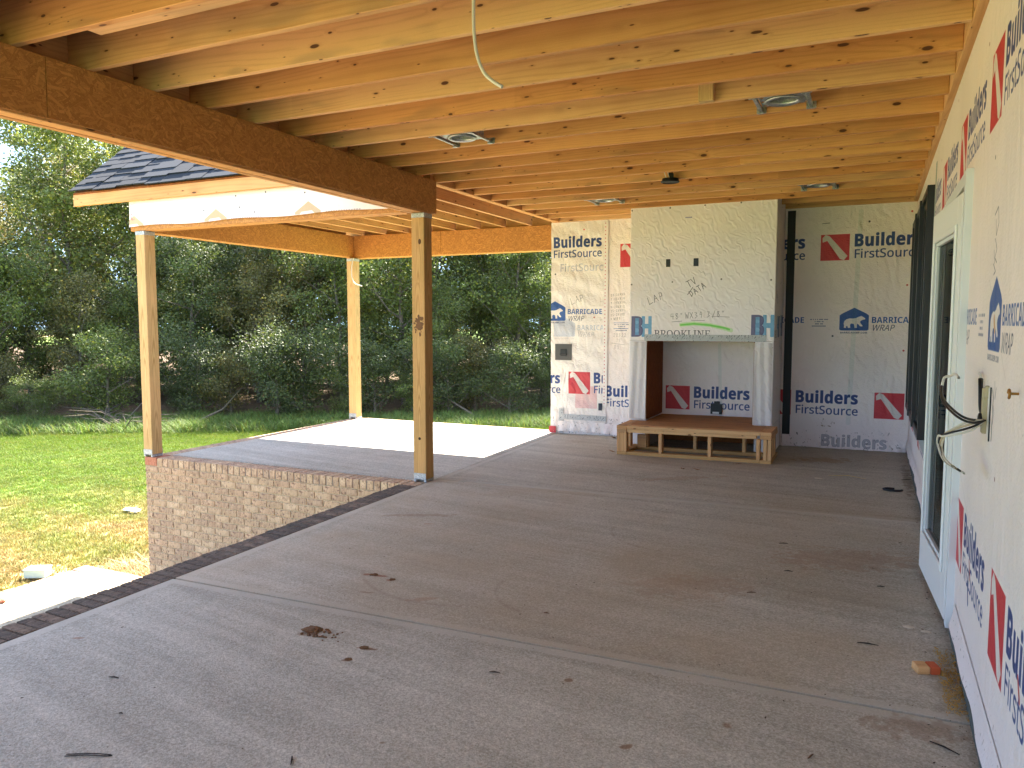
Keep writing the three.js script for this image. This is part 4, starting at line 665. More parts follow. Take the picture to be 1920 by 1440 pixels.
{ // bark-brown weathered blotch on the nearest post: rough scab of dirt, slightly proud
  const r = rng(15), gs = []; for (let i = 0; i < 150; i++) { const a = r() * 6.3, q = Math.abs(r() + r() - 1); const s = 0.003 + r() * 0.010, g = new THREE.SphereGeometry(s, 6, 4); g.scale(1, 1.5, 0.08); g.translate(clamp(q * Math.cos(a) * 0.058, -0.06, 0.06), 1.50 + q * Math.sin(a) * 0.12, 0.0702); gs.push(g); }
  mesh('dirt_smear', gs, std({ map: smudge, roughness: 1 }), pA);
  const k = new THREE.SphereGeometry(0.02, 12, 8); k.scale(0.75, 1.3, 0.12); k.translate(0.02, 2.28, 0.0705); mesh('knot', k, std({ color: 0x5c4028, roughness: 0.9 }), pA);
  const k2 = new THREE.SphereGeometry(0.014, 12, 8); k2.scale(1, 1, 0.12); k2.translate(0.0, 0.42, 0.0705); mesh('knot', k2, std({ color: 0x3a2818, roughness: 0.9 }), pA);
}
post(-7.44, -6.13, YP, 2.495, 'pale yellow timber post on the corner of the brick foundation wall', 2, M.treated);
const pC = post(-7.44, -9.93, YP, 2.472, 'honey coloured timber post at the lawn corner of the side porch', 3, M.treated);
solo('loose_cable', tube([[-7.36, 2.47, -9.84], [-7.37, 2.40, -9.82], [-7.372, 2.22, -9.80], [-7.32, 2.09, -9.79], [-7.16, 2.03, -9.78]], 0.008, 28, 6), M.cableWhite, 'short white cable drooping beside the far lawn corner post', 'cable');

// ---------------------------------------------------------------- main porch roof frame
{
  const roof = thing('joist_ceiling', 'open ceiling of pine joists over the concrete porch', 'joist ceiling');
  const JH = 0.235, r = rng(88), mats = [M.pineA, M.pineB];
  const cols = [0xffffff, 0xfff4e4, 0xf4e4cc, 0xeadbc8, 0xfbead4]; const jm = mats.flatMap((m) => cols.map((c) => { const q = m.clone(); q.color.set(c); return q; }));
  for (let k = -12; k < 18; k++) {
    const z = -2.47 - 0.4064 * k + (r() - 0.5) * 0.008, left = z > -6.45 ? BX0 - 0.02 : BX0 + 0.075;
    const o = mesh('joist', bx(left, XW - 0.041, CEIL + (r() - 0.5) * 0.004, CEIL + JH, z, z + 0.038, { grain: 'x', ou: r() * 4.4, ov: Math.floor(r() * 4) * 0.25 - CEIL + 0.005, ch: 0.003 }), jm[Math.floor(r() * jm.length)], roof);
  }
  mesh('joist', bx(-4.0, XW - 0.001, CEIL - 0.001, CEIL + JH, ZB + 0.002, ZB + 0.04, { grain: 'x', ou: 2 }), M.pineA, roof);
  mesh('ledger_board', bx(XW - 0.04, XW - 0.0005, CEIL - 0.002, CEIL + JH, ZB + 0.045, RZ, { grain: 'z' }), M.pineB, roof);
  mesh('rim_board', bx(BX0 - 0.06, BX0 - 0.021, CEIL, CEIL + JH, -6.44, RZ, { grain: 'z' }), M.pineB, roof);
  for (let k = 0; k < 2; k++) mesh('header', bx(BX0 - 0.012 + k * 0.041, BX0 + 0.028 + k * 0.041, CEIL - 0.002, CEIL + JH, ZB - 0.16, -6.435, { grain: 'z', ou: k }), M.pinePale, roof);
  mesh('sister_board', bx(-1.09, XW - 0.042, CEIL + 0.001, CEIL + 0.14, -2.47 - 0.4064 * 11 + 0.042, -2.47 - 0.4064 * 11 + 0.078, { grain: 'x', ch: 0.003 }), M.pinePale, roof);
  mesh('nail_block', bx(-1.02, -0.93, CEIL - 0.005, CEIL + 0.13, -2.47 - 0.4064 * 6 + 0.044, -2.47 - 0.4064 * 6 + 0.10, { grain: 'y', ch: 0.004 }), M.treated, roof);
  mesh('scrap_board', bx(-3.35, -2.3, CEIL + 0.01, CEIL + 0.03, -2.47 - 0.09, -2.47 - 0.002, { grain: 'x' }), M.pineA, roof);
  for (let k = 0; k < 9; k++) for (let j = 0; j < 2; j++) mesh('deck_sheet', bx(BX0 - 0.06 + j * 2.22, Math.min(XW, BX0 - 0.06 + (j + 1) * 2.22 - 0.004), CEIL + JH + 0.001, CEIL + JH + 0.016, RZ - (k + 1) * 1.38, RZ - k * 1.38 - 0.004, { grain: 'x', ou: k, ov: j, ch: 0 }), M.deck, roof);
  M.shingle = [0x212a35, 0x252f3b, 0x1d252f, 0x2a3440].map((c, i) => std({ map: dataTex(64, 64, (x, y) => { const n = 200 + (HT[(x * 7 + y * 91 + i * 777) & 65535] - 0.5) * 100; return c3([n, n, n]); }, { repeat: [0.12, 0.12] }), color: c, roughness: 0.95 }));
  const sl = Math.hypot(5.4, 2.7), ra = Math.atan2(2.7, 5.4), rg = bx(0, sl, 0, 0.05, -10.35, RZ + 0.3); rg.rotateZ(ra); rg.translate(-4.55, CEIL + JH - 0.02, 0);
  const rg2 = bx(0, sl, 0, 0.05, -10.35, RZ + 0.3); rg2.rotateZ(-ra); rg2.translate(0.85, CEIL + JH + 2.68, 0);
  const rm = mesh('roof_covering', [rg, rg2], M.shingle[0], roof);
  mesh('eave_fascia', bx(-4.56, -4.52, CEIL + 0.05, CEIL + JH - 0.02, -6.0, RZ + 0.3, { grain: 'z' }), M.pineA, roof);
  mesh('eave_soffit', bx(-4.52, BX0 - 0.062, CEIL + 0.09, CEIL + 0.10, -6.0, RZ + 0.3, { grain: 'z' }), M.pineB, roof);
  const gable = new THREE.Shape([[-4.5, CEIL + JH + 0.02], [6.1, CEIL + JH + 0.02], [0.85, CEIL + JH + 2.62]].map(([a, b]) => new THREE.Vector2(a, b)));
  for (const z of [-10.2, RZ + 0.05]) { const g = new THREE.ExtrudeGeometry(gable, { depth: 0.1, bevelEnabled: false }); g.translate(0, 0, z); mesh('gable_panel', g, M.wrapPlain, roof); }
}
// ---------------------------------------------------------------- side porch roof
{
  const roof = thing('side_porch_canopy', 'small shingled roof over the side porch with pine joists inside', 'canopy');
  const JH = 0.235, r = rng(89), jm = [M.pineA, M.pineB];
  for (let k = 0; k < 9; k++) { const x = -4.42 - k * 0.4064; if (x < -7.40) break; mesh('joist', bx(x, x + 0.038, CEIL + (r() - 0.5) * 0.004, CEIL + JH, -9.96, ZP1 - 0.21, { grain: 'z', ou: r() * 4, ov: Math.floor(r() * 4) * 0.25 - CEIL, ch: 0.003 }), jm[k % 2], roof); }
  mesh('nail_block', bx(-5.3, -5.26, CEIL - 0.07, CEIL + 0.12, -7.82, -7.73, { grain: 'y' }), M.pinePale, roof);
  mesh('deck_sheet', bx(PBX, BX0 - 0.07, CEIL + JH + 0.001, CEIL + JH + 0.015, -9.9, ZP1 - 0.26, { grain: 'x' }), M.deck, roof);
  mesh('rim_board', [bx(PBX, BX0 - 0.062, CEIL + 0.001, CEIL + 0.13, -10.1, -10.062, { grain: 'x' })], M.pineB, roof);
  mesh('rim_board', [bx(PBX, PBX + 0.04, CEIL + 0.001, CEIL + JH, -9.9, ZP1 - 0.24, { grain: 'z' })], M.pineB, roof);
  // roof planes: ridge along x
  const ze = ZP1 + 0.06, ye = 2.965, pitch = 0.85, zr = -8.08, yr = ye + (ze - zr) * pitch, xl = -8.44, a = Math.atan(pitch), run = Math.hypot(ze - zr, yr - ye);
  mesh('fascia', bx(xl, BX0 - 0.1, 2.818, 2.945, ZP1 + 0.022, ZP1 + 0.06, { grain: 'x', ou: 0.4, ch: 0.003 }), M.fascia = (() => { const q = M.pineA.clone(); q.color.set(0xfff2e6); return q; })(), roof);
  const sheet = bx(xl + 0.01, BX0 - 0.07, -0.02, 0, -run, 0.0); sheet.rotateX(a); sheet.translate(0, ye - 0.006, ze + 0.01); mesh('roof_sheathing', sheet, M.deck, roof);
  const expo = 0.142, sh = [0, 1, 2].map((k) => bx(-0.5, 0.5, 0, 0.013 + k * 0.004, -0.30, 0, { ch: 0.002, ou: k * 0.3 }));
  let n = 0; const far = [];
  for (let c = 0; c * expo < run - 0.05; c++) {
    let x = xl - 0.03 - (c % 2) * 0.06;
    while (x < -4.1) {
      const w = 0.20 + r() * 0.22, x0 = Math.max(x, xl - 0.035), x1 = Math.min(x + w, -4.1), s = c * expo - 0.04 + (r() < 0.4 ? 0.025 : 0), kk = Math.floor(r() * 3);
      const py = ye + 0.004 + s * Math.sin(a) , pz = ze + 0.01 - s * Math.cos(a);
      if (c < 12 && n < 260) { const o = mesh('shingle', sh[kk], M.shingle[Math.floor(r() * 4)], roof); o.scale.x = x1 - x0 - 0.004; o.position.set((x0 + x1) / 2, py + 0.022, pz); o.rotation.x = a - 0.05; n++; }
      else { const g = sh[kk].clone(); g.scale(x1 - x0 - 0.004, 1, 1); g.rotateX(a - 0.05); g.translate((x0 + x1) / 2, py + 0.022, pz); far.push(g); }
      x += w;
    }
  }
  const bk = bx(xl + 0.01, BX0 - 0.07, -0.02, 0.012, -run, 0); bk.rotateX(-a); bk.translate(0, yr - 0.012, zr + 0.012); far.push(plain(bk));
  const fs = mesh('rear_shingles', far, M.shingle[1], roof); fs.userData.kind = 'stuff';
  const gs = new THREE.Shape([[ze - 0.05, ye - 0.05], [zr, yr - 0.05], [2 * zr - ze + 0.05, ye - 0.05]].map(([q, y]) => new THREE.Vector2(-q, y)));
  const gg = new THREE.ExtrudeGeometry(gs, { depth: 0.08, bevelEnabled: false }); gg.rotateY(Math.PI / 2); gg.translate(PBX, 0, 0); mesh('gable_panel', gg, M.wrapPlain, roof);
  mesh('fascia', bx(xl, BX0 - 0.1, 2.818, 2.945, 2 * zr - ze, 2 * zr - ze + 0.038, { grain: 'x' }), M.fascia, roof);
  const rk = bx(xl - 0.012, xl + 0.026, -0.17, -0.022, -run, 0.0, { grain: 'z' }); rk.rotateX(a); rk.translate(0, ye - 0.006, ze + 0.008); mesh('rake_board', rk, M.fascia, roof);
}
// ---------------------------------------------------------------- ceiling fittings
function canLight(x, z, label) {
  const o = thing('recessed_light_housing', label, 'light housing', 'galvanised light housings between the ceiling joists', [x, CEIL + 0.012, z]);
  const ring = new THREE.LatheGeometry([[0.078, 0.10], [0.078, 0.012], [0.084, 0.0], [0.102, -0.004], [0.108, 0.004], [0.104, 0.008]].map(([a, b]) => new THREE.Vector2(a, b)), 40);
  mesh('trim_ring', ring, ds(M.galv), o); const cap = new THREE.CylinderGeometry(0.078, 0.078, 0.006, 32); cap.translate(0, 0.10, 0); mesh('can', cap, M.galvDull, o);
  const s = new THREE.Shape(); s.moveTo(-0.135, -0.11); s.lineTo(0.15, -0.11); s.lineTo(0.15, 0.11); s.lineTo(-0.135, 0.11); s.closePath(); const hole = new THREE.Path(); hole.absarc(0, 0, 0.088, 0, Math.PI * 2, true); s.holes.push(hole);
  for (const [hx, hz] of [[-0.115, -0.09], [-0.115, 0.09], [0.125, -0.09], [0.125, 0.09], [-0.118, 0], [0.125, 0.02]]) { const q = new THREE.Path(); q.absarc(hx, hz, 0.012, 0, Math.PI * 2, true); s.holes.push(q); }
  const pg = new THREE.ExtrudeGeometry(s, { depth: 0.002, bevelEnabled: false, curveSegments: 24 }); pg.rotateX(Math.PI / 2); pg.translate(0, 0.012, 0); mesh('mounting_plate', pg, M.galv, o);
  mesh('junction_box', bx(0.09, 0.15, 0.014, 0.09, -0.06, 0.06), M.galvDull, o); mesh('label_sticker', bx(-0.03, 0.04, 0.0935, 0.0965, -0.03, 0.02), M.whitePaint, o);
  for (const sx of [-1, 1]) { const b = mesh('hanger_bar', [bx(sx * 0.15 - 0.012, sx * 0.15 + 0.012, -0.006, 0.012, -0.182, 0.182), bx(sx * 0.15 - 0.03, sx * 0.15 + 0.03, -0.014, 0.03, 0.176, 0.183), bx(sx * 0.15 - 0.03, sx * 0.15 + 0.03, -0.014, 0.03, -0.183, -0.176), bx(sx * 0.15 - 0.02, sx * 0.15 + 0.02, -0.016, -0.0125, -0.183, -0.150)], M.galv, o); }
  return o;
}
const jz = (k) => -2.47 - 0.4064 * k + 0.019 + 0.2032;
canLight(-2.81, jz(7), 'galvanised light housing in the joists beside the porch beam end'); canLight(-0.56, jz(7), 'galvanised light housing in the joists near the glazed door');
canLight(-2.79, jz(15), 'galvanised light housing in the joists above the hearth beside the loose wrap sheet'); canLight(-0.56, jz(15), 'galvanised light housing in the joists above the black window corner');
{
  const o = thing('ceiling_box', 'round black ceiling box hanging from joists by short wires', 'ceiling box', null, [-1.78, CEIL, -7.24]);
  const c = new THREE.CylinderGeometry(0.075, 0.08, 0.03, 32); c.translate(0, -0.02, 0); const rim = new THREE.TorusGeometry(0.078, 0.008, 8, 32); rim.rotateX(Math.PI / 2); rim.translate(0, -0.034, 0); mesh('pan', [c, rim], M.blackPlastic, o);
  mesh('bracket', bx(-0.012, 0.03, -0.006, 0.05, -0.01, 0.02), M.blackMetal, o);
  mesh('wire', tube([[-0.03, -0.01, 0], [-0.05, 0.04, 0.01], [-0.06, 0.09, 0]], 0.004), M.cableWhite, o); mesh('wire', tube([[0.0, -0.01, 0.02], [-0.02, 0.05, 0.02], [-0.03, 0.10, 0.03]], 0.004), M.cableWhite, o);
}
solo('hanging_cable', tube([[-1.555, 3.05, -2.88], [-1.545, 2.894, -2.9], [-1.541, 2.682, -2.9], [-1.526, 2.584, -2.9], [-1.494, 2.512, -2.9], [-1.452, 2.472, -2.9], [-1.411, 2.445, -2.9]], 0.0075, 60, 8), M.cableWhite, 'grey white cable dangling from the joists in a long curve', 'cable');
// ---------------------------------------------------------------- wall box with cable tails
{
  const o = thing('wall_box', 'cut out wall box with foam edge beside the glazed door', 'wall box', null, [XW, 1.16, -3.29]);
  mesh('foam_edge', [bx(-0.016, 0.003, -0.085, 0.085, -0.045, -0.008, { ch: 0.004 }), bx(-0.012, 0.003, 0.05, 0.095, -0.008, 0.03, { ch: 0.004 })], M.foam, o);
  mesh('box_face', bx(-0.0035, 0.003, -0.09, 0.09, 0.032, 0.075, { ch: 0 }), M.whitePaint, o); mesh('slit', bx(-0.0045, 0.001, -0.10, 0.095, 0.078, 0.086, { ch: 0 }), M.blackPlastic, o);
  const g = new THREE.TorusGeometry(0.02, 0.006, 8, 16); g.rotateY(Math.PI / 2); g.translate(-0.02, -0.035, -0.03); mesh('grommet', g, M.blackPlastic, o);
}
{
  const o = thing('cable_tails', 'looped black and white cable tails hanging out of the wall box', 'cables');
  const b0 = [XW - 0.005, 1.125, -3.30];
  mesh('black_cable', tube([b0, [0.345, 1.128, -3.27], [0.30, 1.145, -3.20], [0.265, 1.17, -3.32], [0.255, 1.195, -3.55], [0.262, 1.222, -3.68]], 0.0045, 40), M.cableBlack, o);
  mesh('black_cable', tube([b0, [0.34, 1.120, -3.25], [0.295, 1.137, -3.19], [0.262, 1.16, -3.30], [0.252, 1.185, -3.52], [0.260, 1.218, -3.67]], 0.0045, 40), M.cableBlack, o);
  mesh('bare_end', tube([[0.262, 1.22, -3.68], [0.266, 1.25, -3.66], [0.274, 1.275, -3.48], [0.282, 1.29, -3.36], [0.29, 1.28, -3.31]], 0.0055, 24), M.cableWhite, o);
  for (let k = 0; k < 4; k++) { const d = k * 0.012; mesh('white_cable', tube([b0, [0.33, 1.125 - d, -3.26], [0.285 - d, 1.095 - d, -3.29], [0.258 - d * 0.6, 1.05, -3.37], [0.252 - d * 0.4, 1.0 + d * 0.4, -3.42], [0.256, 0.972 - d * 0.3, -3.33], [0.272 + d, 0.963 - d * 0.5, -3.2 + d]], 0.0042, 44), k === 2 ? M.cableBlack : std({ color: [0xcfc6b2, 0xb9a88c, 0, 0xd4cdbd][k], roughness: 0.5 }), o); }
  mesh('black_stub', tube([[XW - 0.004, 1.126, -3.36], [XW - 0.012, 1.16, -3.37], [XW - 0.013, 1.23, -3.40], [XW - 0.012, 1.27, -3.43]], 0.0085, 20), M.cableBlack, o);
  mesh('bare_end', tube([[XW - 0.012, 1.27, -3.43], [XW - 0.012, 1.285, -3.44], [XW - 0.01, 1.287, -3.50]], 0.005, 10), M.cableWhite, o);
}
solo('screw_hook', (() => { const g = new THREE.TorusGeometry(0.012, 0.004, 8, 20, 4.6); g.rotateY(Math.PI / 2); const s = new THREE.CylinderGeometry(0.004, 0.004, 0.03, 8); s.rotateZ(Math.PI / 2); s.translate(0.018, 0, -0.012); const q = join([g, s]); q.translate(XW - 0.026, 1.28, -2.63); return q; })(), std({ color: 0x9a7038, metalness: 0.7, roughness: 0.4 }), 'small brass hook screwed into the printed house wall', 'hook');
// ---------------------------------------------------------------- woodland
const leafMat = new THREE.MeshPhysicalMaterial({ color: 0xffffff, roughness: 0.7, transmission: 0.52, thickness: 0, side: THREE.DoubleSide, specularIntensity: 0.6 });
const barkTex = dataTex(128, 256, (x, y) => { const n = fbm(x / 5, y / 22, 4), f = HT[(x * 7 + y * 31) & 65535]; const v = 58 + n * 70 + f * 16; return c3([v * 1.04, v * 0.95, v * 0.84]); }, { repeat: [0.5, 1] });
const barkMat = std({ map: barkTex, roughness: 1 }), barkPale = std({ map: barkTex, color: 0xf0ece0, roughness: 1 });
// crown tints; leaves vary round them by vertex colour
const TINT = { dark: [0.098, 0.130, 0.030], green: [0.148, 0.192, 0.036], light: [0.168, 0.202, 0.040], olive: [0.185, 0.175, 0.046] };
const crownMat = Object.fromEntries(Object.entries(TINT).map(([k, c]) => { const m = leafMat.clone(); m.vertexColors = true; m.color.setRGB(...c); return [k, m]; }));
const mat4 = new THREE.Matrix4(), quat = new THREE.Quaternion(), eul = new THREE.Euler(), tmpC = new THREE.Color();
// a tree of unit height 1 and crown radius rad: wood and leaf geometry
function treeShape({ seed, h, rad, base, limbs, leaves, leaf, spread = 1 }) {
  const r = rng(seed), wood = [], spots = [], tr = 0.025 + h * 0.0105, lean = [(r() - 0.5) * 0.12 * h, (r() - 0.5) * 0.12 * h], tp = [], trd = [];
  for (let i = 0; i <= 8; i++) { const t = i / 8; tp.push([lean[0] * t * t + (r() - 0.5) * 0.05 * h * t * (1 - t) * 2, t * h * 0.93, lean[1] * t * t + (r() - 0.5) * 0.05 * h * t * (1 - t) * 2]); trd.push(tr * (1.15 - t) + (i === 0 ? tr * 0.35 : 0) + 0.006); }
  wood.push(taper(tp, trd, 7));
  for (let k = 0; k < limbs; k++) {
    const t = mix(base, 0.93, (k + r() * 0.7) / limbs), i0 = Math.min(t / 0.93 * 8, 7.99), ia = Math.floor(i0), f = i0 - ia, p0 = [0, 1, 2].map((q) => mix(tp[ia][q], tp[ia + 1][q], f));
    const az = k * 2.4 + r() * 0.9, prof = Math.sin(Math.PI * clamp(0.22 + 0.74 * (t - base) / (1 - base))), len = rad * (0.5 + 0.65 * r()) * (0.35 + 0.75 * prof), up = 0.1 + 0.6 * r() + 0.5 * t;
    const pts = [p0], rd = [tr * (1.12 - t) * 0.55 + 0.006]; const d = new THREE.Vector3(Math.cos(az), up, Math.sin(az)).normalize();
    for (let q = 1; q <= 4; q++) { d.add(new THREE.Vector3((r() - 0.5) * 0.4, (r() - 0.45) * 0.35, (r() - 0.5) * 0.4)).normalize(); const l = pts[q - 1]; pts.push([l[0] + d.x * len / 4, l[1] + d.y * len / 4, l[2] + d.z * len / 4]); rd.push(rd[0] * (1 - q / 4.6)); }
    wood.push(taper(pts, rd, 5)); const tone = 0.75 + 0.5 * r();
    for (let s = 0; s < 6; s++) {
      const q = 1 + Math.floor(r() * 3.99), st = pts[q], dd = new THREE.Vector3(r() - 0.5, r() * 0.7 - 0.15, r() - 0.5).normalize(), l2 = len * (0.2 + r() * 0.3), e = [st[0] + dd.x * l2, st[1] + dd.y * l2, st[2] + dd.z * l2];
      wood.push(taper([st, [mix(st[0], e[0], 0.5), mix(st[1], e[1], 0.5) + 0.03, mix(st[2], e[2], 0.5)], e], [rd[q] * 0.5 + 0.003, 0.006, 0.003], 4));
      spots.push([...e, (0.22 + 0.10 * rad) * spread, tone * (0.8 + 0.4 * r())]); spots.push([...[0, 1, 2].map((w) => mix(st[w], e[w], 0.5)), (0.20 + 0.08 * rad) * spread, tone]);
    }
    spots.push([...pts[4], 0.3 * spread, tone]);
  }
  const pos = [], col = [], idx = [];
  for (let i = 0; i < leaves; i++) {
    const s = spots[Math.floor(r() * spots.length)], u = r() * 2 - 1, a = r() * 6.283, q = Math.pow(r(), 0.45) * s[3] * 1.5, w0 = Math.sqrt(1 - u * u), c = new THREE.Vector3(s[0] + w0 * Math.cos(a) * q, s[1] + u * q * 0.62, s[2] + w0 * Math.sin(a) * q); if (c.y < 0.06) continue;
    const d = new THREE.Vector3(r() - 0.5, r() * 0.6 - 0.5, r() - 0.5).normalize(), w = new THREE.Vector3(r() - 0.5, r() - 0.5, r() - 0.5).cross(d).normalize(), L = leaf * (0.6 + r() * 0.8), W = L * 0.32, nn = d.clone().cross(w).multiplyScalar(L * 0.12), b = pos.length / 3;
    const v = s[4] * (0.7 + 0.6 * r()), y = r() < 0.09 ? 1 : 0, k = [v * (1 + 0.9 * y), v * (1 + 0.45 * y), v];
    for (const p of [c, c.clone().addScaledVector(d, L * 0.45).addScaledVector(w, W).add(nn), c.clone().addScaledVector(d, L), c.clone().addScaledVector(d, L * 0.45).addScaledVector(w, -W).add(nn)]) { pos.push(p.x, p.y, p.z); col.push(...k); }
    idx.push(b, b + 1, b + 2, b, b + 2, b + 3);
  }
  const g = new THREE.BufferGeometry(); g.setAttribute('position', new THREE.Float32BufferAttribute(pos, 3)); g.setAttribute('color', new THREE.Float32BufferAttribute(col, 3)); g.setIndex(idx); g.computeVertexNormals();
  return { h, wood: join(wood.map(plain)), leaves: g };
}
const KIND = {
  tall: [0, 1, 2, 3].map((k) => treeShape({ seed: 500 + k, h: 14, rad: 3.4, base: 0.20, limbs: 17, leaves: 15000, leaf: 0.165 })),
  mid: [0, 1, 2, 3].map((k) => treeShape({ seed: 520 + k, h: 10, rad: 2.9, base: 0.15, limbs: 15, leaves: 15000, leaf: 0.125 })),
  small: [0, 1, 2].map((k) => treeShape({ seed: 540 + k, h: 6, rad: 2.2, base: 0.08, limbs: 14, leaves: 13000, leaf: 0.095 })),
  shrub: [0, 1, 2].map((k) => treeShape({ seed: 560 + k, h: 2.6, rad: 1.5, base: 0.05, limbs: 12, leaves: 8000, leaf: 0.075 })),
};
function tree({ x, z, h, kind, variant, turn, pal, label, cat = 'tree', group, name = 'tree', pale }) {
  const s = KIND[kind][variant % KIND[kind].length], k = h / s.h, g = thing(name, label, cat, group, [x, GY - 0.05 + Math.max(0, treeD(x, z)) * 0.018, z]);
  g.rotation.y = turn; g.scale.setScalar(k);
  mesh('trunk', s.wood, pale ? barkPale : barkMat, g); mesh('crown', s.leaves, crownMat[pal], g); return g;
}
{
  const r = rng(2024), at = (s, d) => [T0.x + TT.x * s + TN.x * d, T0.y + TT.y * s + TN.y * d];
  const az = (x, z) => Math.atan2(-x, -z) * 57.2958, capH = (x, z, h) => { const a = az(x, z); if (a < 55.4) return h; const lim = (Math.hypot(x, z) * Math.cos((a - 25.25) / 57.2958)) * 0.175 + 3.2; return Math.min(h, lim * (0.85 + 0.15 * r())); };
  const pick = (a) => a[Math.floor(r() * a.length)];
  let id = 300;
  const LB = { dark: 'dark green tree of the wood beyond the lawn', green: 'mid green tree of the wood beyond the lawn', light: 'light green tree of the wood beyond the lawn', olive: 'olive brown tree of the wood beyond the lawn' }, WHERE = { tall: 'tall spreading', mid: 'slender half grown', small: 'low bushy' };
  const row = (kind, s0, s1, step, d0, d1, h0, h1, pals) => { for (let s = s0; s < s1; s += step) { const [x, z] = at(s + (r() - 0.5) * step * 0.8, d0 + r() * (d1 - d0)), h = capH(x, z, h0 + r() * (h1 - h0)), p = pick(pals); tree({ x, z, h, kind, variant: id++, turn: r() * 6.28, pal: p, label: WHERE[kind] + ' ' + LB[p], group: WHERE[kind] + ' ' + p + ' trees of the wood', pale: r() < 0.25 }); } };
  row('tall', -22, 22, 4.0, 19, 26, 13, 17, ['green', 'light', 'light']);
  row('tall', -20, 20, 3.0, 11, 17, 12, 15.5, ['green', 'light', 'light', 'green']);
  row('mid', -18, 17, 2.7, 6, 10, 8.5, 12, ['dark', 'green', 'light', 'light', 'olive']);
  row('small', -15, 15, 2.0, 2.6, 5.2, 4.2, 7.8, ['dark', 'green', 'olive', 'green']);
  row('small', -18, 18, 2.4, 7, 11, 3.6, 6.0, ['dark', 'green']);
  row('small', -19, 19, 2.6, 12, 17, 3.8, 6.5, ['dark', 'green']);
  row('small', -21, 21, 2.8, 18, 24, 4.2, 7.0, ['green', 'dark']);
  const SB = { dark: 'shade tinted green shrub at the foot of the wood', green: 'leafy green shrub at the foot of the wood', olive: 'olive brown shrub at the foot of the wood' };
  for (let s = -16; s < 14; s += 1.2) { const [x, z] = at(s + (r() - 0.5) * 0.9, 0.6 + r() * 2.0), p = pick(['dark', 'dark', 'dark', 'olive', 'green']), h = 1.0 + r() * 1.8; tree({ name: 'shrub', cat: 'shrub', kind: 'shrub', variant: id++, turn: r() * 6.28, x, z, h, pal: p, label: SB[p], group: p + ' shrubs of the wood edge' }); }  // mostly the dark tint: shade below the trees put into the leaf colour
  // bare brush pile and leaning dead limbs at the wood's edge
  const bp = thing('brush_pile', 'grey pile of dead branches at the edge of the lawn', 'brush pile', null, [-20.9, GY + 0.02, -15.9]);
  for (let i = 0; i < 46; i++) { const a = r() * 6.28, L = 0.6 + r() * 1.5, e = 0.1 + r() * 0.55, c = [(r() - 0.5) * 1.6, r() * 0.15, (r() - 0.5) * 1.0]; mesh('branch', taper([c, [c[0] + Math.cos(a) * L * 0.5, c[1] + L * e * 0.4 + 0.1, c[2] + Math.sin(a) * L * 0.5], [c[0] + Math.cos(a) * L, c[1] + L * e * 0.6, c[2] + Math.sin(a) * L]], [0.022, 0.014, 0.005], 5), barkPale, bp); }
  for (const [x, z, a, L] of [[-19.4, -17.6, 0.6, 2.4], [-12.2, -22.9, 2.9, 2.2]]) solo('fallen_limb', taper([[x, GY + 0.1, z], [x + Math.cos(a) * L * 0.5, GY + 0.55, z - 0.2], [x + Math.cos(a) * L, GY + 1.2, z + 0.1]], [0.05, 0.035, 0.012], 6), barkPale, 'bare grey limb leaning out of the shrubs', 'dead limb', 'dead limbs at the wood edge');
}
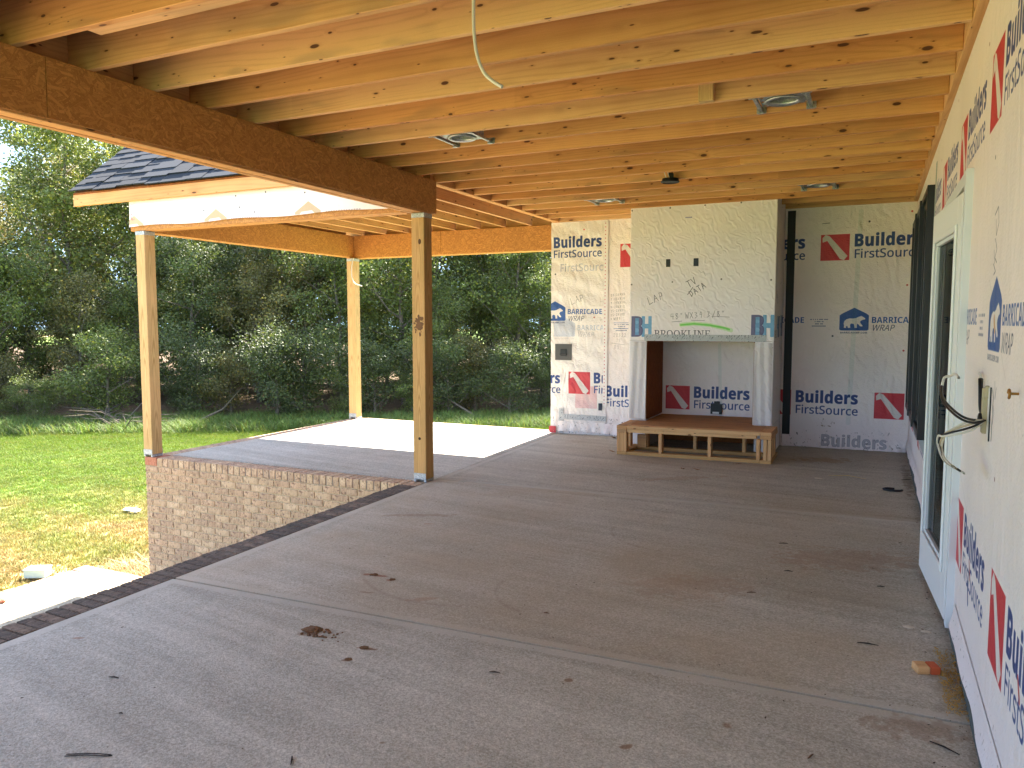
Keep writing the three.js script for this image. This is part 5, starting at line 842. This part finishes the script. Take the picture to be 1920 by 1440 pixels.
// ---------------------------------------------------------------- grass
{
  // one patch of turf: blades spread over a square, tone varied blade by blade
  const patch = (n, size, hgt, wid, seed) => { const r = rng(seed), pos = [], idx = [], col = []; for (let i = 0; i < n; i++) { const a = r() * 6.28, x = (r() - 0.5) * size, z = (r() - 0.5) * size, h = hgt * (0.45 + 0.75 * r()), w = wid * (0.7 + 0.6 * r()), le = 0.3 + 0.8 * r(), lx = Math.cos(a) * h * le, lz = Math.sin(a) * h * le, b = pos.length / 3, cx = -Math.sin(a) * w, cz = Math.cos(a) * w; pos.push(x - cx, 0, z - cz, x + cx, 0, z + cz, x + lx * 0.4 + cx * 0.8, h * 0.65, z + lz * 0.4 + cz * 0.8, x + lx * 0.4 - cx * 0.8, h * 0.65, z + lz * 0.4 - cz * 0.8, x + lx, h, z + lz); const v = 0.7 + 0.6 * r(), y = r() < 0.15 ? 1.5 : 1; for (let q = 0; q < 5; q++) col.push(v * y, v, v); idx.push(b, b + 1, b + 2, b, b + 2, b + 3, b + 3, b + 2, b + 4); } const g = new THREE.BufferGeometry(); g.setAttribute('position', new THREE.Float32BufferAttribute(pos, 3)); g.setAttribute('color', new THREE.Float32BufferAttribute(col, 3)); g.setIndex(idx); g.computeVertexNormals(); return g; };
  const gm = new THREE.MeshPhysicalMaterial({ color: 0xffffff, roughness: 0.8, transmission: 0.45, thickness: 0, side: THREE.DoubleSide, specularIntensity: 0.4, vertexColors: true });
  const r = rng(7), A = [], B = [];
  const ok = (x, z, e = 0.2) => !(x > -9.33 - e && z > -6.58 - e && x < -4) && !(x > XP0 - 0.02 - e && z > ZP0 - 0.02 - e) && x < -3;
  const GS = 0.36;
  for (let x = -27; x < -3.2; x += GS) for (let z = -27; z < -2; z += GS) { const jx = x + (r() - 0.5) * 0.12, jz2 = z + (r() - 0.5) * 0.12, td = treeD(jx, jz2), a = Math.atan2(-jx, -jz2) * 57.2958; if (td < 1.3 && a > 12 && a < 68 && ok(jx, jz2)) A.push([jx, jz2, td]); }
  for (let i = 0; i < 1500; i++) { const s = -17 + r() * 33, d = -2.2 + r() * 3.4; const x = T0.x + TT.x * s + TN.x * d, z = T0.y + TT.y * s + TN.y * d; if (ok(x, z)) B.push([x, z, d]); }
  const gy = (x, z) => GY + (fbm(x * 0.11 + 50, z * 0.11 + 50, 3) - 0.5) * (x < -9.6 ? 0.16 : 0.02);
  const put = (name, geo, list, col, sc) => { const im = new THREE.InstancedMesh(geo, gm, list.length); im.name = name; list.forEach((p, i) => { eul.set((r() - 0.5) * 0.03, r() * 6.28, (r() - 0.5) * 0.03); quat.setFromEuler(eul); const k = sc(p); mat4.compose(new THREE.Vector3(p[0], gy(p[0], p[1]) - 0.004, p[1]), quat, new THREE.Vector3(k[0], k[1], k[0])); im.setMatrixAt(i, mat4); tmpC.setRGB(...col(p)); im.setColorAt(i, tmpC); }); im.castShadow = im.receiveShadow = true; scene.add(im); return im; };
  const lc = (p) => { const d = clamp(dryness(p[0], p[1]) + (r() - 0.5) * 0.25), v = 0.88 + r() * 0.24; return [mix(0.130, 0.29, d) * v, mix(0.205, 0.23, d) * v, mix(0.018, 0.08, d) * v]; };
  tag(put('lawn_grass', patch(620, 0.5, 0.05, 0.0042, 3), A, lc, (p) => [1, (0.8 + r() * 0.4) * (1 + 1.1 * sstep(-6, -1, p[2]))]), 'short sunlit grass covering the lawn', 'grass', null, 'stuff');
  tag(put('tall_grass', patch(60, 0.5, 0.32, 0.006, 4), B, (p) => { const v = 0.7 + r() * 0.5; return [0.13 * v, 0.21 * v, 0.035 * v]; }, () => [1.3, 0.5 + r() * 0.7]), 'tall unmown grass along the edge of the wood', 'grass', null, 'stuff');
  // straw by the landing
  const S = []; for (let i = 0; i < 90; i++) { const x = -9.1 + r() * 1.5, z = -6.6 - r() * 0.75; S.push([x, z]); }
  tag(put('straw', patch(26, 0.3, 0.14, 0.004, 6), S, () => { const v = 0.8 + r() * 0.4; return [0.50 * v, 0.40 * v, 0.20 * v]; }, () => [1.3, 0.5 + r() * 0.5]), 'dry straw scattered between the brick wall and landing', 'straw', null, 'stuff');
}
// ---------------------------------------------------------------- small things lying about
{
  const r = rng(99), soil = std({ map: smudge, roughness: 1 }), woodM = M.pineA, fy = (x) => FLOOR(x);
  const lump = (s, sy, seed, sz = 1) => { const g = new THREE.IcosahedronGeometry(s, 3), p = g.attributes.position; for (let i = 0; i < p.count; i++) { const a = v3([p.getX(i), p.getY(i), p.getZ(i)]), k = 0.4 + 1.2 * fbm(a.x / s * 1.9 + seed + 9, a.y / s * 1.9 + a.z / s * 1.7 + seed + 5, 4); p.setXYZ(i, a.x * k, a.y * k * sy, a.z * k * sz); } g.computeVertexNormals(); return g; };
  const clod = (x, z, s, label) => { const g = lump(s, 0.35, x * 7 + z, 0.6); g.rotateY(0.5); g.translate(x, fy(x) + s * 0.12, z); return solo('dirt_clod', g, soil, label, 'dirt clod'); };
  const big = thing('dirt_clod', 'largest brown dirt clod on the slab below the joint', 'dirt clod'); 
  { const g = lump(0.052, 0.25, 4.2, 0.5); g.rotateY(0.45); g.translate(-2.46, fy(-2.46) + 0.008, -2.90); mesh('clod', g, soil, big); const cr = []; for (let i = 0; i < 26; i++) { const q = lump(0.004 + r() * 0.006, 0.6, i); q.translate(-2.40 + (r() - 0.35) * 0.22, fy(-2.4) + 0.003, -2.90 + (r() - 0.4) * 0.12); cr.push(q); } mesh('crumbs', cr, soil, big).userData.kind = 'stuff'; }
  clod(-2.10, -2.84, 0.02, 'flat brown dirt clod beside the largest clod'); clod(-2.09, -2.71, 0.016, 'small dark dirt clod beside the largest clod'); clod(-2.68, -3.73, 0.022, 'rust brown dirt smear clod beyond the slab joint'); clod(-2.53, -3.70, 0.018, 'tiny rust brown clod beyond the slab joint');
  const twig = (x, z, a, L, rad, m) => solo('twig', taper([[x - Math.cos(a) * L / 2, fy(x) + rad, z + Math.sin(a) * L / 2], [x, fy(x) + rad * 1.5, z], [x + Math.cos(a) * L / 2, fy(x) + rad, z - Math.sin(a) * L / 2 + L * 0.06]], [rad * 0.6, rad, rad * 0.4], 5), m, 'thin dark twig lying on the concrete porch floor', 'twig', 'twigs and splinters on the porch floor');
  const dk = std({ color: 0x2c241e, roughness: 0.9 }), md = std({ color: 0x6a4c34, roughness: 0.9 });
  for (const [x, z, a, L] of [[-1.77, -1.97, -0.9, 0.05], [-1.43, -2.86, 0.3, 0.05], [-1.49, -3.58, 0.2, 0.03], [-0.57, -4.32, 0.5, 0.05], [-0.42, -4.79, 0.2, 0.05], [0.27, -2.98, -0.5, 0.10], [0.02, -3.83, 0.1, 0.09], [-1.26, -8.31, 0.9, 0.08], [0.32, -8.06, 0.6, 0.10], [-0.15, -2.73, 1.2, 0.04], [-0.51, -5.39, 0.4, 0.06], [0.08, -4.71, 0.2, 0.04], [-2.9, -2.15, 0.3, 0.05], [-2.6, -1.95, 0.4, 0.018]]) twig(x, z, a, L, 0.0035, r() < 0.6 ? dk : md);
  solo('bent_wire', tube([[-2.52, fy(-2.5) + 0.004, -1.67], [-2.44, fy(-2.5) + 0.006, -1.71], [-2.37, fy(-2.5) + 0.004, -1.735], [-2.38, fy(-2.5) + 0.004, -1.725], [-2.45, fy(-2.5) + 0.006, -1.695], [-2.515, fy(-2.5) + 0.004, -1.66]], 0.002, 40, 6), dk, 'black bent wire lying on the slab by the brick ledge', 'wire');
  solo('rubber_ring', (() => { const g = new THREE.TorusGeometry(0.055, 0.01, 8, 24, 4.9); g.rotateX(Math.PI / 2); g.scale(1.3, 1, 0.8); g.translate(0.19, fy(0.19) + 0.011, -7.49); return g; })(), M.blackPlastic, 'black rubber scrap ring on the floor near the window', 'rubber scrap');
  const blk = thing('wood_offcut', 'pine offcut with bright orange paint near the house wall', 'wood offcut', null, [0.245, fy(0.245), -3.62]); blk.rotation.y = 0.35;
  mesh('block', bx(-0.045, 0.008, 0, 0.034, -0.034, 0.03, { grain: 'x', ch: 0.004 }), M.pineB, blk); mesh('painted_end', bx(0.0082, 0.05, 0, 0.0342, -0.0342, 0.0302, { ch: 0.004 }), std({ color: 0xc2562c, roughness: 0.7 }), blk);
  const sh = []; for (let i = 0; i < 240; i++) { const t = r(), x = 0.34 + (r() - 0.5) * 0.09, z = -3.85 + t * 0.6 + (r() - 0.5) * 0.1, g = new THREE.TorusGeometry(0.006 + r() * 0.008, 0.0012, 4, 7, 2 + r() * 3); g.rotateX(r() * 6); g.rotateY(r() * 6); g.translate(x, fy(x) + 0.003 + r() * 0.01, z); sh.push(g); }
  tag(mesh('sawdust', sh, std({ color: 0xb98f48, roughness: 1 })), 'yellow sawdust and shavings along the wall base', 'sawdust', null, 'stuff');
  const crumbs = []; for (let i = 0; i < 1000; i++) { const z = -9.6 + r() * 8.6, x = r() < 0.35 ? 0.38 - Math.abs(r() + r() - 1) * 0.25 : -3.5 + r() * 3.85, s = 0.0015 + r() * r() * 0.004, g = new THREE.TetrahedronGeometry(s); g.scale(1 + r() * 2, 0.6, 1); g.rotateY(r() * 6); g.translate(x, fy(x) + s * 0.3, z); crumbs.push(g); }
  tag(mesh('grit_crumbs', crumbs, std({ color: 0x4a3a2c, roughness: 1 })), 'fine brown grit scattered over the porch floor', 'grit', null, 'stuff');
  const chips = (x, z, s) => { const g = lump(s, 0.18, x * 9, 0.7); g.translate(x, fy(x) + s * 0.1, z); solo('pale_chip', g, std({ color: 0xcfc3ae, roughness: 0.9 }), 'pale plaster chip on the floor before the door', 'chip', 'pale chips before the door'); };
  chips(0.20, -4.13, 0.022); chips(0.27, -4.10, 0.02); chips(-0.44, -7.82, 0.03);
  solo('straw_stalk', taper([[-0.36, fy(0) + 0.004, -7.98], [-0.19, fy(0) + 0.006, -8.04], [-0.03, fy(0) + 0.004, -7.95]], [0.002, 0.004, 0.002], 5), std({ color: 0xc8b27a, roughness: 0.9 }), 'long pale straw stalk on the floor before the window', 'straw stalk');
  const leaf = (x, z, a) => { const s = new THREE.Shape(); s.moveTo(0, 0); s.quadraticCurveTo(0.04, 0.03, 0.10, 0); s.quadraticCurveTo(0.04, -0.03, 0, 0); const g = new THREE.ShapeGeometry(s, 6), p = g.attributes.position; for (let i = 0; i < p.count; i++) p.setZ(i, 0.012 * Math.cos(p.getX(i) * 50) + Math.abs(p.getY(i)) * 0.5); g.rotateX(-Math.PI / 2); g.rotateY(a); g.translate(x, fy(x) + 0.014, z); g.computeVertexNormals(); solo('dry_leaf', g, std({ color: 0x8a5c30, roughness: 0.9, side: THREE.DoubleSide }), 'curled brown leaf on the floor beside the hearth', 'leaf', 'dry leaves by the hearth'); };
  for (const [x, z, a] of [[-2.78, -8.52, 0.2], [-1.70, -7.72, 2.2], [-1.64, -7.75, 0.6], [-3.1, -9.55, 0.4], [-3.02, -9.52, 1.8], [-2.95, -9.6, 2.6]]) leaf(x, z, a);
  // out on the lawn
  solo('white_scrap', (() => { const g = lump(0.15, 0.2, 3, 0.5); g.translate(-11.5, GY + 0.05, -9.0); return g; })(), M.whitePaint, 'white scrap lying on the lawn beyond the brick corner', 'scrap');
  const tub = thing('clear_tub', 'small clear plastic tub on the grass by the brick edging', 'plastic tub', null, [-9.62, GY + 0.03, -6.12]); tub.rotation.y = 0.5;
  const pl = std({ color: 0xbfd0c8, roughness: 0.25 }); mesh('shell', [bx(-0.13, 0.13, 0, 0.1, -0.09, -0.084), bx(-0.13, 0.13, 0, 0.1, 0.084, 0.09), bx(-0.13, -0.124, 0, 0.1, -0.084, 0.084), bx(0.124, 0.13, 0, 0.1, -0.084, 0.084)], pl, tub); mesh('lid', bx(-0.138, 0.138, 0.1005, 0.112, -0.098, 0.098), pl, tub);
  solo('brick_shard', (() => { const g = lump(0.09, 0.3, 6, 0.5); g.translate(-8.95, GY + 0.11, -5.25); return g; })(), M.brickOdd, 'orange brick shard lying on the landing pad', 'brick shard');
}
renderer.render(scene, camera);
